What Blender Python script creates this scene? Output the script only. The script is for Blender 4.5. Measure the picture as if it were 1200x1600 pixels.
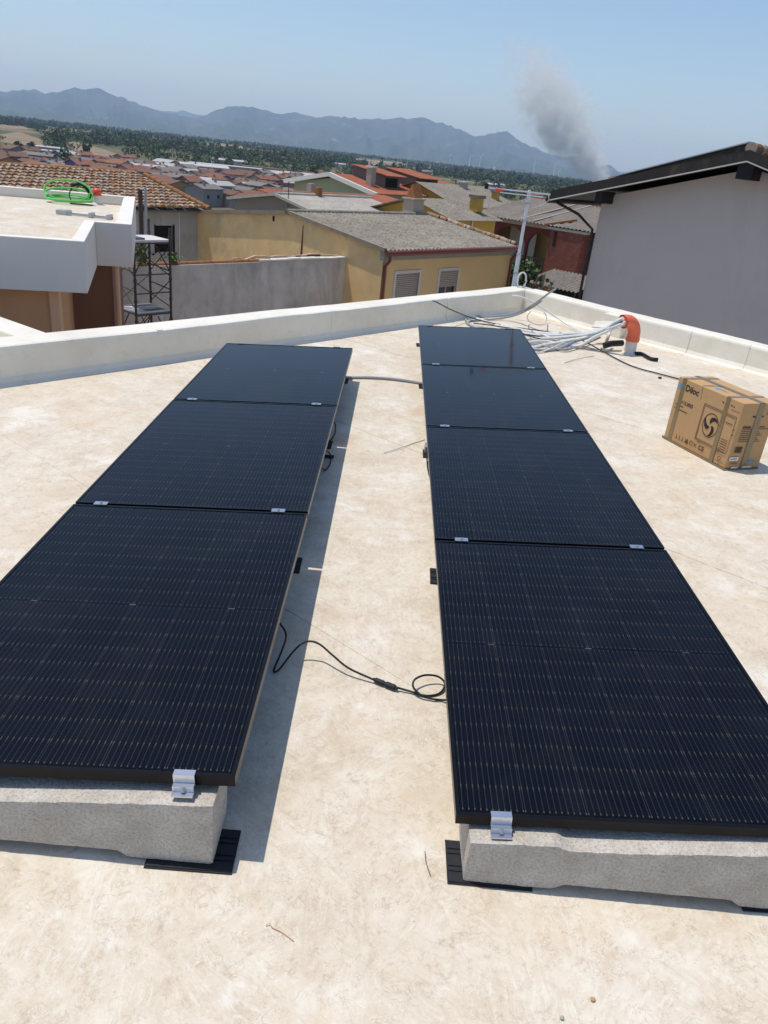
import bpy, bmesh, math, random
import numpy as np
from mathutils import Vector, Matrix

for o in list(bpy.data.objects):
    bpy.data.objects.remove(o, do_unlink=True)
scene = bpy.context.scene
col = scene.collection

# ------------------------------------------------------------------ camera
F_PX, PITCH, ROLL, CAM_H = 1190.0, 0.4384, 0.1105, 1.90
_fw = Vector((0, math.cos(PITCH), -math.sin(PITCH)))
_rt = Vector((1, 0, 0))
_up = _rt.cross(_fw)
CR = math.cos(ROLL) * _rt + math.sin(ROLL) * _up
CU = -math.sin(ROLL) * _rt + math.cos(ROLL) * _up
CAM = Vector((0, 0, CAM_H))
cd = bpy.data.cameras.new('camera')
cam = bpy.data.objects.new('camera', cd)
col.objects.link(cam)
cd.sensor_fit = 'HORIZONTAL'
cd.sensor_width = 36.0
cd.lens = 36.0 * F_PX / 1200.0
cd.clip_start = 0.05
cd.clip_end = 60000
cam.matrix_world = Matrix(((CR.x, CU.x, -_fw.x, 0), (CR.y, CU.y, -_fw.y, 0), (CR.z, CU.z, -_fw.z, CAM_H), (0, 0, 0, 1)))
scene.camera = cam
scene.render.resolution_x, scene.render.resolution_y = 768, 1024

# ------------------------------------------------------------------ sky, sun, exposure
SUN = Vector((-0.315, 0.075, 1.0)).normalized()
elev = math.asin(SUN.z)
wd = bpy.data.worlds.new('World')
scene.world = wd
wd.use_nodes = True
nt = wd.node_tree
nt.nodes.clear()
sky = nt.nodes.new('ShaderNodeTexSky')
sky.sky_type = 'NISHITA'
sky.sun_disc = False
sky.sun_elevation = elev
sky.sun_rotation = math.atan2(SUN.x, SUN.y)
sky.altitude = 50
sky.air_density = 1.0
sky.dust_density = 0.8
sky.ozone_density = 3.8
bg = nt.nodes.new('ShaderNodeBackground')
bg.inputs['Strength'].default_value = 0.138
wo = nt.nodes.new('ShaderNodeOutputWorld')
nt.links.new(sky.outputs[0], bg.inputs[0])
nt.links.new(bg.outputs[0], wo.inputs[0])
sl = bpy.data.lights.new('sun', 'SUN')
sl.energy = 3.45
sl.angle = math.radians(0.55)
sl.color = (1.0, 0.95, 0.88)
so = bpy.data.objects.new('sun', sl)
col.objects.link(so)
so.rotation_euler = SUN.to_track_quat('Z', 'Y').to_euler()
so.location = SUN * 60
vs = scene.view_settings
vs.view_transform = 'Standard'
vs.look = 'None'
vs.exposure = 0.09
vs.gamma = 1.0
vs.use_curve_mapping = False
scene.render.engine = 'CYCLES'
scene.cycles.use_denoising = True
scene.cycles.max_bounces = 6
scene.cycles.transparent_max_bounces = 12
scene.cycles.volume_bounces = 2
scene.cycles.volume_step_rate = 0.6
scene.cycles.volume_max_steps = 128

# ------------------------------------------------------------------ helpers
def ray(x, y):
    return CR * ((x - 600) / F_PX) - CU * ((y - 800) / F_PX) + _fw
def G(x, y, z=0.0):                      # point of the horizontal plane z seen at photo pixel (x, y)
    d = ray(x, y)
    return CAM + d * ((z - CAM_H) / d.z)
def atY(x, y, Y):
    d = ray(x, y)
    return CAM + d * (Y / d.y)
def proj(P):
    v = Vector(P) - CAM
    d = v.dot(_fw)
    return (600 + F_PX * v.dot(CR) / d, 800 - F_PX * v.dot(CU) / d)
AX = Vector((0.617, 0.787, 0)).normalized()     # street grid: AX runs away to the right, BX away to the left
BX = Vector((-AX.y, AX.x, 0))
GRID = math.atan2(AX.y, AX.x)
def AB(a, b, z=0.0):
    return AX * a + BX * b + Vector((0, 0, z))

def tag(o, label=None, cat=None, group=None, kind=None):
    if label: o['label'] = label
    if cat: o['category'] = cat
    if group: o['group'] = group
    if kind: o['kind'] = kind
    return o
def empty(name, loc=(0, 0, 0), rz=0.0, parent=None):
    o = bpy.data.objects.new(name, None)
    o.empty_display_size = 0.2
    o.location = loc
    o.rotation_euler = (0, 0, rz)
    if parent: o.parent = parent
    col.objects.link(o)
    return o

class MB:
    def __init__(s):
        s.v, s.f, s.m = [], [], []
    def add(s, vs, fs, mi=0):
        n = len(s.v)
        s.v += [tuple(v) for v in vs]
        s.f += [tuple(i + n for i in f) for f in fs]
        s.m += [mi] * len(fs)
        return s
    def box(s, x0, x1, y0, y1, z0, z1, mi=0):
        return s.add([(x0, y0, z0), (x1, y0, z0), (x1, y1, z0), (x0, y1, z0), (x0, y0, z1), (x1, y0, z1), (x1, y1, z1), (x0, y1, z1)],
                     [(3, 2, 1, 0), (4, 5, 6, 7), (0, 1, 5, 4), (1, 2, 6, 5), (2, 3, 7, 6), (3, 0, 4, 7)], mi)
    def hexa(s, b, t, mi=0):             # bottom 4 points, top 4 points (counter-clockwise)
        return s.add(list(b) + list(t), [(3, 2, 1, 0), (4, 5, 6, 7), (0, 1, 5, 4), (1, 2, 6, 5), (2, 3, 7, 6), (3, 0, 4, 7)], mi)
    def bar(s, p, q, w, h=None, up=(0, 0, 1), mi=0):
        h = h or w
        p, q = Vector(p), Vector(q)
        d = (q - p).normalized()
        u = Vector(up)
        if abs(d.dot(u)) > .98: u = Vector((1, 0, 0))
        a = d.cross(u).normalized() * w / 2
        b = a.cross(d).normalized() * h / 2
        return s.hexa([p - a - b, p + a - b, q + a - b, q - a - b], [p - a + b, p + a + b, q + a + b, q - a + b], mi)
    def prism(s, poly, d, mi=0):         # poly: list of 3d points (planar), extruded by vector d
        n = len(poly)
        d = Vector(d)
        poly = [Vector(p) for p in poly]
        return s.add(poly + [p + d for p in poly],
                     [tuple(reversed(range(n))), tuple(range(n, 2 * n))] + [(i, (i + 1) % n, n + (i + 1) % n, n + i) for i in range(n)], mi)
    def tube(s, pts, r, n=8, closed=False, caps=True, mi=0):
        pts = [Vector(p) for p in pts]
        rs = r if isinstance(r, (list, tuple)) else [r] * len(pts)
        k = len(pts)
        base = len(s.v)
        ref = None
        for i, p in enumerate(pts):
            if closed: d = pts[(i + 1) % k] - pts[i - 1]
            else: d = pts[min(i + 1, k - 1)] - pts[max(i - 1, 0)]
            d.normalize()
            if ref is None:
                ref = Vector((0, 0, 1)) if abs(d.z) < .9 else Vector((1, 0, 0))
            a = d.cross(ref)
            if a.length < 1e-5: a = d.cross(Vector((0, 1, .3)))
            a.normalize()
            b = a.cross(d).normalized()
            ref = b
            for j in range(n):
                t = 2 * math.pi * j / n
                s.v.append(tuple(p + (a * math.cos(t) + b * math.sin(t)) * rs[i]))
        for i in range(k if closed else k - 1):
            for j in range(n):
                a0 = base + i * n; b0 = base + ((i + 1) % k) * n
                s.f.append((a0 + j, b0 + j, b0 + (j + 1) % n, a0 + (j + 1) % n)); s.m.append(mi)
        if caps and not closed:
            s.f.append(tuple(base + j for j in range(n))); s.m.append(mi)
            s.f.append(tuple(base + (k - 1) * n + j for j in reversed(range(n)))); s.m.append(mi)
        return s
    def build(s, name, mats, parent=None, smooth=False, bevel=0.0, mat=None, normals=True):
        me = bpy.data.meshes.new(name)
        me.from_pydata(s.v, [], s.f)
        mats = mats if isinstance(mats, (list, tuple)) else [mats]
        for m in mats: me.materials.append(m)
        if len(mats) > 1: me.polygons.foreach_set('material_index', s.m)
        if normals:
            bm = bmesh.new(); bm.from_mesh(me)
            bmesh.ops.recalc_face_normals(bm, faces=bm.faces)
            bm.to_mesh(me); bm.free()
        if smooth: me.polygons.foreach_set('use_smooth', [True] * len(me.polygons))
        me.update()
        if smooth and len(s.f) < 20000: me.set_sharp_from_angle(angle=math.radians(50))
        return link(name, me, parent, bevel, mat)
def link(name, me, parent=None, bevel=0.0, mat=None):
    o = bpy.data.objects.new(name, me)
    col.objects.link(o)
    if parent: o.parent = parent
    if mat is not None: o.matrix_local = mat
    if bevel:
        b = o.modifiers.new('bevel', 'BEVEL'); b.width = bevel; b.segments = 2; b.limit_method = 'ANGLE'; b.angle_limit = math.radians(40)
    return o
def spline(pts, per=8, closed=False):
    P = [Vector(p) for p in pts]
    out = []
    n = len(P)
    for i in range(n if closed else n - 1):
        p0 = P[(i - 1) % n] if closed or i > 0 else P[0] * 2 - P[1]
        p1, p2 = P[i], P[(i + 1) % n]
        p3 = P[(i + 2) % n] if closed or i + 2 < n else p2 * 2 - p1
        for k in range(per):
            t = k / per
            out.append(0.5 * ((2 * p1) + (p2 - p0) * t + (2 * p0 - 5 * p1 + 4 * p2 - p3) * t * t + (3 * p1 - p0 - 3 * p2 + p3) * t ** 3))
    if not closed: out.append(P[-1])
    return out

# ------------------------------------------------------------------ materials
class NT:
    def __init__(s, name):
        s.m = bpy.data.materials.new(name); s.m.use_nodes = True
        s.t = s.m.node_tree; s.t.nodes.clear()
        s.out = s.n('ShaderNodeOutputMaterial')
    def n(s, t, **kw):
        x = s.t.nodes.new(t)
        for k, v in kw.items(): setattr(x, k, v)
        return x
    def l(s, a, b): s.t.links.new(a, b)
    def coord(s, kind='Object', scale=(1, 1, 1), rot=(0, 0, 0)):
        tc = s.n('ShaderNodeTexCoord'); mp = s.n('ShaderNodeMapping')
        mp.inputs['Scale'].default_value = scale; mp.inputs['Rotation'].default_value = rot
        s.l(tc.outputs[kind], mp.inputs[0]); return mp.outputs[0]
    def geo(s, scale=(1, 1, 1)):
        tc = s.n('ShaderNodeNewGeometry'); mp = s.n('ShaderNodeMapping')
        mp.inputs['Scale'].default_value = scale
        s.l(tc.outputs['Position'], mp.inputs[0]); return mp.outputs[0]
    def noise(s, vec, scale, detail=4, rough=.55, dist=0.0):
        x = s.n('ShaderNodeTexNoise')
        x.inputs['Scale'].default_value = scale; x.inputs['Detail'].default_value = detail
        x.inputs['Roughness'].default_value = rough; x.inputs['Distortion'].default_value = dist
        s.l(vec, x.inputs['Vector']); return x.outputs['Fac']
    def ramp(s, fac, stops):
        x = s.n('ShaderNodeValToRGB'); cr = x.color_ramp
        while len(cr.elements) < len(stops): cr.elements.new(.5)
        for e, (p, c) in zip(cr.elements, stops):
            e.position = p; e.color = (*c, 1) if len(c) == 3 else c
        s.l(fac, x.inputs[0]); return x.outputs[0]
    def val(s, fac, a, b, lo=0., hi=1.):
        x = s.n('ShaderNodeMapRange'); x.clamp = True
        for k, v in zip(('From Min', 'From Max', 'To Min', 'To Max'), (a, b, lo, hi)): x.inputs[k].default_value = v
        s.l(fac, x.inputs[0]); return x.outputs[0]
    def math(s, op, a, b=None, c=None):
        x = s.n('ShaderNodeMath', operation=op)
        for i, v in enumerate((a, b, c)):
            if v is None: continue
            if isinstance(v, (int, float)): x.inputs[i].default_value = v
            else: s.l(v, x.inputs[i])
        return x.outputs[0]
    def mix(s, fac, a, b, mode='MIX'):
        x = s.n('ShaderNodeMix', data_type='RGBA', blend_type=mode)
        for i, v in ((0, fac), (6, a), (7, b)):
            if isinstance(v, (int, float)): x.inputs[i].default_value = v
            elif isinstance(v, tuple): x.inputs[i].default_value = (*v, 1)
            else: s.l(v, x.inputs[i])
        return x.outputs[2]
    def bsdf(s, colr, rough=.7, metal=0.0, spec=.4, bump=None, bstr=.3, bdist=.01, **kw):
        b = s.n('ShaderNodeBsdfPrincipled')
        for k, v in (('Base Color', colr), ('Roughness', rough), ('Metallic', metal)):
            if isinstance(v, tuple): b.inputs[k].default_value = (*v, 1)
            elif isinstance(v, (int, float)): b.inputs[k].default_value = v
            else: s.l(v, b.inputs[k])
        b.inputs['Specular IOR Level'].default_value = spec
        for k, v in kw.items(): b.inputs[k.replace('_', ' ')].default_value = v
        if bump is not None:
            bp = s.n('ShaderNodeBump'); bp.inputs['Strength'].default_value = bstr; bp.inputs['Distance'].default_value = bdist
            s.l(bump, bp.inputs['Height']); s.l(bp.outputs[0], b.inputs['Normal'])
        s.l(b.outputs[0], s.out.inputs[0]); s.b = b
        return s.m
def sc(c, k): return tuple(min(1, x * k) for x in c)
def plain(name, c, rough=.7, var=.18, scale=4., bump=.2, bdist=.006, metal=0., spec=.35, fine=60., dirt=None, streak=False, rnd=0.0):
    t = NT(name)
    v = t.coord('Object', (1, 1, .45) if streak else (1, 1, 1))
    a = t.noise(v, scale, 6, .62, .3)
    f = t.noise(t.coord(), fine, 3, .6)
    cc = t.ramp(a, [(.25, sc(c, 1 - var)), (.5, c), (.78, sc(c, 1 + var))])
    cc = t.mix(t.val(f, .3, .7, 0, .35), cc, sc(c, 1 - var * 1.3))
    if dirt:
        d = t.noise(v, scale * .45, 7, .7, .8)
        cc = t.mix(t.val(d, .52, .72, 0, .75), cc, dirt)
    if rnd:
        oi = t.n('ShaderNodeObjectInfo')
        cc = t.mix(t.math('MULTIPLY', oi.outputs['Random'], rnd), cc, sc(c, .45))
    return t.bsdf(cc, rough, metal, spec, f, bump, bdist)

def floor_material():
    t = NT('painted_roof_membrane')
    g = t.geo()
    def warp(scale, amt, det=2):
        wn = t.n('ShaderNodeTexNoise'); wn.inputs['Scale'].default_value = scale; wn.inputs['Detail'].default_value = det
        t.l(g, wn.inputs['Vector'])
        sb = t.n('ShaderNodeVectorMath', operation='SUBTRACT'); sb.inputs[1].default_value = (.5, .5, .5); t.l(wn.outputs['Color'], sb.inputs[0])
        sca = t.n('ShaderNodeVectorMath', operation='SCALE'); sca.inputs['Scale'].default_value = amt
        t.l(sb.outputs[0], sca.inputs[0]); ad = t.n('ShaderNodeVectorMath', operation='ADD')
        t.l(g, ad.inputs[0]); t.l(sca.outputs[0], ad.inputs[1]); return ad.outputs[0]
    def aniso(vec, rot, sx, sy, det=5, rough=.65):
        mp = t.n('ShaderNodeMapping'); mp.inputs['Rotation'].default_value = (0, 0, rot); t.l(vec, mp.inputs[0])
        m2 = t.n('ShaderNodeMapping'); m2.inputs['Scale'].default_value = (sx, sy, 1); t.l(mp.outputs[0], m2.inputs[0])
        return t.noise(m2.outputs[0], 1.0, det, rough, .2)
    w1 = warp(3.5, .16); w2 = warp(9, .06)
    big = t.noise(g, .7, 6, .65, .2)
    med = t.noise(g, 4.0, 9, .78, .15)
    fine = t.noise(g, 26, 6, .75)
    sA_ = aniso(w1, .6, 11, 62); sB_ = aniso(w1, -.8, 12, 66); sC_ = aniso(w2, 1.5, 14, 70)
    pick = t.noise(g, 1.9, 3, .6); pick2 = t.noise(w1, 2.6, 3, .6)
    st = t.n('ShaderNodeMix', data_type='FLOAT'); t.l(t.val(pick, .45, .55), st.inputs[0]); t.l(sA_, st.inputs[2]); t.l(sB_, st.inputs[3])
    st2 = t.n('ShaderNodeMix', data_type='FLOAT'); t.l(t.val(pick2, .47, .56), st2.inputs[0]); t.l(st.outputs[0], st2.inputs[2]); t.l(sC_, st2.inputs[3])
    stroke = st2.outputs[0]
    c = t.ramp(med, [(.30, (.535, .435, .315)), (.44, (.625, .54, .415)), (.56, (.685, .615, .495)), (.72, (.735, .69, .59))])
    c = t.mix(t.val(stroke, .52, .66, 0, .55), c, (.745, .71, .62))
    c = t.mix(t.val(stroke, .46, .33, 0, .50), c, (.54, .44, .325))
    c = t.mix(t.val(fine, .50, .70, 0, .40), c, (.55, .455, .34))
    fine2 = t.noise(w2, 60, 4, .7, .8)
    c = t.mix(t.val(fine2, .56, .72, 0, .45), c, (.46, .37, .28))
    c = t.mix(t.val(fine2, .44, .30, 0, .40), c, (.77, .745, .68))
    c = t.mix(t.val(big, .50, .68, 0, .38), c, (.64, .50, .335))
    pale = t.noise(w1, 1.7, 5, .7, .2)
    c = t.mix(t.val(pale, .53, .64, 0, .55), c, (.79, .76, .685))
    rust = t.noise(w1, 1.3, 7, .72, .3)
    c = t.mix(t.val(rust, .565, .70, 0, .62), c, (.60, .39, .215))
    # dried puddles: a tan film with a darker tide line
    pud = t.noise(w1, .95, 4, .55, .1)
    c = t.mix(t.val(pud, .55, .57, 0, .20), c, (.60, .49, .36))
    tide = t.math('ABSOLUTE', t.math('SUBTRACT', pud, .562))
    c = t.mix(t.math('MULTIPLY', t.val(tide, 0, .007, 1, 0), t.val(fine, .4, .6, .05, .38)), c, (.47, .35, .24))
    # scuffs: short thin curls
    def curls(scale, lev, wdt, mask, amt, colr):
        n_ = t.noise(w2, scale, 1.5, .5, 1.6)
        ln = t.math('ABSOLUTE', t.math('SUBTRACT', n_, lev))
        return t.math('MULTIPLY', t.val(ln, 0, wdt, 1, 0), t.math('MULTIPLY', mask, amt)), colr
    m1 = t.val(t.noise(g, 9, 3, .6), .53, .60); m2_ = t.val(t.noise(warp(2, .5), 13, 3, .6), .53, .60); m3 = t.val(t.noise(g, 17, 3, .6), .52, .62)
    for fac, colr in (curls(11, .5, .020, m1, .34, (.33, .24, .17)), curls(19, .47, .026, m2_, .42, (.36, .26, .18)), curls(34, .52, .05, m3, .42, (.40, .30, .22)), curls(48, .47, .06, m1, .40, (.42, .33, .24)), curls(7, .44, .010, m3, .34, (.34, .25, .18))):
        c = t.mix(fac, c, colr)
    sp = t.n('ShaderNodeTexVoronoi'); sp.inputs['Scale'].default_value = 6.5; t.l(g, sp.inputs['Vector'])
    c = t.mix(t.val(sp.outputs['Distance'], .010, .026, .7, 0), c, (.27, .21, .16))
    h = t.math('ADD', t.math('MULTIPLY', stroke, .7), t.math('MULTIPLY', med, .7))
    return t.bsdf(c, t.val(stroke, .3, .7, .5, .75), 0, .35, h, .5, .006)
def parapet_material():
    t = NT('painted_parapet_membrane')
    g = t.geo()
    a = t.noise(g, 1.6, 5, .6, .5)
    b = t.noise(g, 14, 4, .6)
    c = t.ramp(a, [(.3, (.75, .69, .575)), (.55, (.82, .77, .65)), (.75, (.85, .805, .70))])
    c = t.mix(t.val(b, .55, .8, 0, .4), c, (.58, .52, .44))
    w = t.noise(g, 3.0, 2, .5, .4)
    return t.bsdf(c, .45, 0, .4, w, .5, .02)
def cell_material():
    t = NT('monocrystalline_cell')
    tc = t.n('ShaderNodeTexCoord'); sx = t.n('ShaderNodeSeparateXYZ')
    t.l(tc.outputs['Object'], sx.inputs[0])
    oi = t.n('ShaderNodeObjectInfo')
    # wires run along y, ten to a cell (cell is 0.182 x 0.0905 m, local origin in its middle)
    fx = t.math('FRACT', t.math('ADD', t.math('MULTIPLY', sx.outputs[0], 10 / .176), .5))
    dx = t.math('ABSOLUTE', t.math('SUBTRACT', fx, .5))
    wire = t.val(dx, .028, .062, 1, 0)
    ay = t.math('ABSOLUTE', sx.outputs[1])
    pad = t.val(ay, .034, .040, 0, 1)
    dash = t.math('GREATER_THAN', t.math('FRACT', t.math('MULTIPLY', sx.outputs[1], 1 / .0125)), .3)
    wid = t.val(dx, .06, .12, 1, 0)
    padw = t.math('MULTIPLY', pad, wid)
    base = t.mix(oi.outputs['Random'], (.0012, .0022, .0062), (.0022, .0035, .0095))
    sm = t.noise(tc.outputs['Object'], 30, 2)
    base = t.mix(t.val(sm, .4, .7, 0, .5), base, (.0015, .0035, .0085))
    c = t.mix(t.math('MULTIPLY', wire, t.math('ADD', t.math('MULTIPLY', dash, .35), .35)), base, (.068, .069, .074))
    c = t.mix(t.math('MULTIPLY', padw, t.math('MULTIPLY', dash, .85)), c, (.118, .104, .085))
    return t.bsdf(c, .45, 0, .04)
def glass_material(name='panel_glass', rough=.07, ior=1.27, dust=.018):
    t = NT(name)
    fr = t.n('ShaderNodeFresnel'); fr.inputs[0].default_value = ior
    tr = t.n('ShaderNodeBsdfTransparent')
    tr.inputs[0].default_value = (.93, .95, .97, 1)
    gl = t.n('ShaderNodeBsdfGlossy'); gl.inputs['Roughness'].default_value = rough
    df = t.n('ShaderNodeBsdfDiffuse'); df.inputs[0].default_value = (.5, .48, .45, 1)
    g = t.geo()
    d = t.noise(g, 2.0, 6, .7, 1.5)
    m1 = t.n('ShaderNodeMixShader'); m2 = t.n('ShaderNodeMixShader')
    v = t.n('ShaderNodeTexVoronoi'); v.inputs['Scale'].default_value = 9.0
    t.l(g, v.inputs['Vector'])
    spots = t.val(v.outputs['Distance'], .03, .09, dust * 1.6, 0)
    msk = t.noise(g, 1.1, 2)
    spots = t.math('MULTIPLY', spots, t.val(msk, .55, .62, 0, 1))
    t.l(t.math('ADD', t.val(d, .48, .8, 0, dust), spots), m1.inputs[0])
    t.l(tr.outputs[0], m1.inputs[1]); t.l(df.outputs[0], m1.inputs[2])
    t.l(fr.outputs[0], m2.inputs[0]); t.l(m1.outputs[0], m2.inputs[1]); t.l(gl.outputs[0], m2.inputs[2])
    t.l(m2.outputs[0], t.out.inputs[0])
    return t.m
def concrete_material():
    t = NT('ballast_concrete')
    v = t.coord()
    a = t.noise(v, 9, 6, .7, .2); f = t.noise(v, 120, 5, .75); p = t.n('ShaderNodeTexVoronoi'); p.inputs['Scale'].default_value = 95
    t.l(v, p.inputs['Vector'])
    c = t.ramp(a, [(.3, (.47, .42, .355)), (.5, (.575, .525, .455)), (.72, (.67, .63, .57))])
    c = t.mix(t.val(f, .46, .66, 0, .75), c, (.28, .245, .20))
    c = t.mix(t.val(p.outputs['Distance'], .05, .2, .5, 0), c, (.72, .71, .68))
    h = t.math('ADD', f, t.math('MULTIPLY', p.outputs['Distance'], .5))
    return t.bsdf(c, .9, 0, .2, h, .9, .004)
def corrugated_cement(name, c, dark, patch=None):
    t = NT(name)
    v = t.coord()
    a = t.noise(v, .7, 7, .7, .5); f = t.noise(v, 9, 5, .75); m = t.noise(v, 2.6, 6, .75, .5)
    k = t.ramp(a, [(.3, sc(c, .75)), (.55, c), (.75, sc(c, 1.18))])
    k = t.mix(t.val(f, .45, .68, 0, .8), k, dark)
    if patch: k = t.mix(t.val(m, .62, .74, 0, .8), k, patch)
    return t.bsdf(k, .9, 0, .15, f, .6, .02)

M = {}
M['floor'] = floor_material()
M['parapet'] = parapet_material()
M['cell'] = cell_material()
M['glass'] = glass_material()
M['backsheet'] = plain('black_backsheet', (.002, .003, .006), .6, .1, 20, 0.05, spec=.03)
M['frame'] = plain('black_anodised_frame', (.018, .018, .02), .33, .1, 30, .03, metal=.85, spec=.5)
M['ballast'] = concrete_material()
M['alu'] = plain('brushed_aluminium', (.72, .73, .75), .32, .06, 40, .1, .0005, metal=1.0)
M['rubber'] = plain('recycled_rubber_pad', (.016, .018, .022), .6, .25, 40, .3, .001)
M['cable'] = plain('black_cable', (.012, .012, .013), .45, .1, 20, .05)
M['conduit_w'] = plain('white_pvc_conduit', (.70, .70, .67), .4, .08, 10, .05)
M['conduit_g'] = plain('grey_pvc_conduit', (.30, .31, .32), .45, .1, 10, .05)
M['orange'] = plain('orange_pvc_pipe', (.80, .165, .08), .42, .1, 8, .05, dirt=(.78, .27, .16))
M['whitepipe'] = plain('white_painted_pipe', (.72, .69, .63), .5, .08, 10, .15)
M['card'] = plain('corrugated_cardboard', (.50, .305, .145), .75, .06, 7, .12, .001)
M['tape'] = plain('brown_packing_tape', (.235, .175, .09), .25, .12, 14, .1, .001, spec=.6)
M['ink'] = plain('black_print_ink', (.02, .018, .017), .6, .1, 20, .02)
M['ink_soft'] = plain('brown_print_ink', (.10, .06, .035), .7, .1, 20, .02)
M['ink_blue'] = plain('blue_print_ink', (.07, .33, .56), .6, .1, 20, .02)
M['ink_red'] = plain('red_print_ink', (.42, .10, .05), .6, .1, 20, .02)
M['paper'] = plain('white_paper_label', (.8, .8, .79), .6, .04, 20, .02)
M['plastic_bag'] = plain('white_plastic_wrap', (.75, .75, .75), .25, .1, 10, .3)
M['white_render'] = plain('white_facade_render', (.76, .715, .645), .75, .05, 2, .12)
M['tan_render'] = plain('tan_facade_render', (.56, .33, .175), .8, .07, 2, .15)
M['pale_tan'] = plain('pale_tan_pier_render', (.66, .45, .28), .8, .07, 2, .15)
M['brown_render'] = plain('brown_facade_render', (.20, .11, .075), .8, .08, 2, .15)
M['grey_render'] = plain('grey_facade_render', (.56, .495, .455), .85, .06, .7, .25, dirt=(.46, .40, .365), streak=True)
M['ochre_wall'] = plain('ochre_plaster', (.78, .545, .25), .85, .05, 1.2, .2, dirt=(.64, .47, .24))
M['ochre_old'] = plain('weathered_ochre_plaster', (.85, .58, .27), .9, .22, 1.2, .3, dirt=(.44, .355, .235))
M['beige_wall'] = plain('beige_plaster', (.55, .39, .18), .85, .1, 1.5, .2)
M['grey_cement'] = plain('raw_cement_plaster', (.58, .525, .46), .92, .32, 2.4, .35, dirt=(.26, .235, .20), streak=True)
M['grey_plaster'] = plain('dark_grey_cement_render', (.45, .43, .40), .92, .22, 1.8, .3, dirt=(.27, .255, .23), streak=True)
M['dark_plaster'] = plain('dull_brown_plaster', (.185, .165, .14), .92, .1, .8, .2)
M['roof_old'] = corrugated_cement('lichened_fibre_cement', (.31, .275, .225), (.085, .075, .06))
M['roof_pale'] = corrugated_cement('pale_fibre_cement', (.44, .41, .36), (.27, .245, .21))
M['roof_red_house'] = corrugated_cement('brown_grey_fibre_cement', (.27, .235, .20), (.12, .10, .085), (.30, .13, .07))
M['tile'] = None
def tile_material():
    t = NT('old_clay_tile'); g = t.geo()
    sn = t.n('ShaderNodeVectorMath', operation='SNAP'); sn.inputs[1].default_value = (.21, .21, 5)
    t.l(g, sn.inputs[0])
    wn = t.n('ShaderNodeTexWhiteNoise'); t.l(sn.outputs[0], wn.inputs['Vector'])
    oi = t.n('ShaderNodeObjectInfo')
    r = t.math('FRACT', t.math('ADD', wn.outputs['Value'], oi.outputs['Random']))
    c = t.ramp(r, [(.0, (.20, .125, .085)), (.3, (.36, .265, .19)), (.55, (.46, .37, .285)), (.78, (.28, .175, .11)), (.95, (.38, .17, .065)), (1.0, (.18, .115, .08))])
    f = t.noise(g, 9, 5, .75); b = t.noise(g, .6, 4, .6)
    c = t.mix(t.val(f, .5, .72, 0, .8), c, (.10, .065, .045))
    c = t.mix(t.val(b, .56, .70, 0, .4), c, (.36, .20, .10))
    return t.bsdf(c, .92, 0, .1, f, .5, .02)
M['tile'] = tile_material()
M['tile_ridge'] = corrugated_cement('orange_ridge_tile', (.36, .165, .07), (.15, .075, .035))
M['copper'] = plain('red_brown_gutter', (.175, .045, .03), .4, .1, 3, .05)
M['concrete_band'] = plain('concrete_eaves_band', (.40, .36, .29), .9, .14, 2, .2)
M['verge'] = plain('stained_mortar_verge', (.30, .25, .19), .95, .2, 3, .3, dirt=(.18, .14, .10))
M['chimney_plaster'] = plain('stained_chimney_plaster', (.52, .43, .31), .9, .12, 3, .3, dirt=(.33, .27, .2), streak=True)
M['shutter'] = plain('grey_brown_roller_shutter', (.44, .37, .31), .6, .06, 5, .05)
M['white_trim'] = plain('white_stone_trim', (.66, .62, .55), .6, .06, 5, .08)
M['void'] = plain('dark_interior', (.012, .011, .010), .8, .1, 3, .05)
M['pane'] = plain('dark_window_glass', (.02, .025, .03), .08, .1, 3, .0, spec=.6)
M['barge'] = plain('dark_brown_bargeboard', (.035, .027, .021), .6, .3, 3, .2, dirt=(.10, .085, .07), streak=True)
M['black_wood'] = plain('black_stained_timber', (.008, .007, .006), .6, .2, 5, .2)
M['red_wall'] = plain('dark_red_plaster', (.145, .033, .027), .85, .12, 1.2, .25)
M['steel_old'] = plain('rusty_scaffold_steel', (.085, .072, .062), .55, .35, 9, .2, metal=.4, dirt=(.14, .07, .04))
M['mast'] = plain('pale_mast_paint', (.62, .63, .64), .5, .08, 6, .08)
M['galv'] = plain('galvanised_steel', (.45, .47, .49), .38, .1, 9, .1, metal=.7)
M['board'] = plain('sun_bleached_scaffold_board', (.62, .60, .57), .75, .15, 6, .2)
M['steel_deck'] = plain('grey_steel_deck', (.12, .135, .155), .5, .15, 5, .1, metal=.5)
M['green_hose'] = plain('green_plastic_conduit', (.16, .58, .13), .4, .1, 8, .05)
M['red_cap'] = plain('red_plastic_cap', (.75, .09, .05), .4, .08, 8, .05)
M['weed'] = plain('weed_leaf', (.11, .17, .03), .7, .3, 6, .05)
M['straw'] = plain('dry_grass', (.40, .30, .15), .85, .3, 6, .05)
M['turbine'] = plain('white_turbine_paint', (.75, .76, .77), .5, .03, 1, .0)

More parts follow.
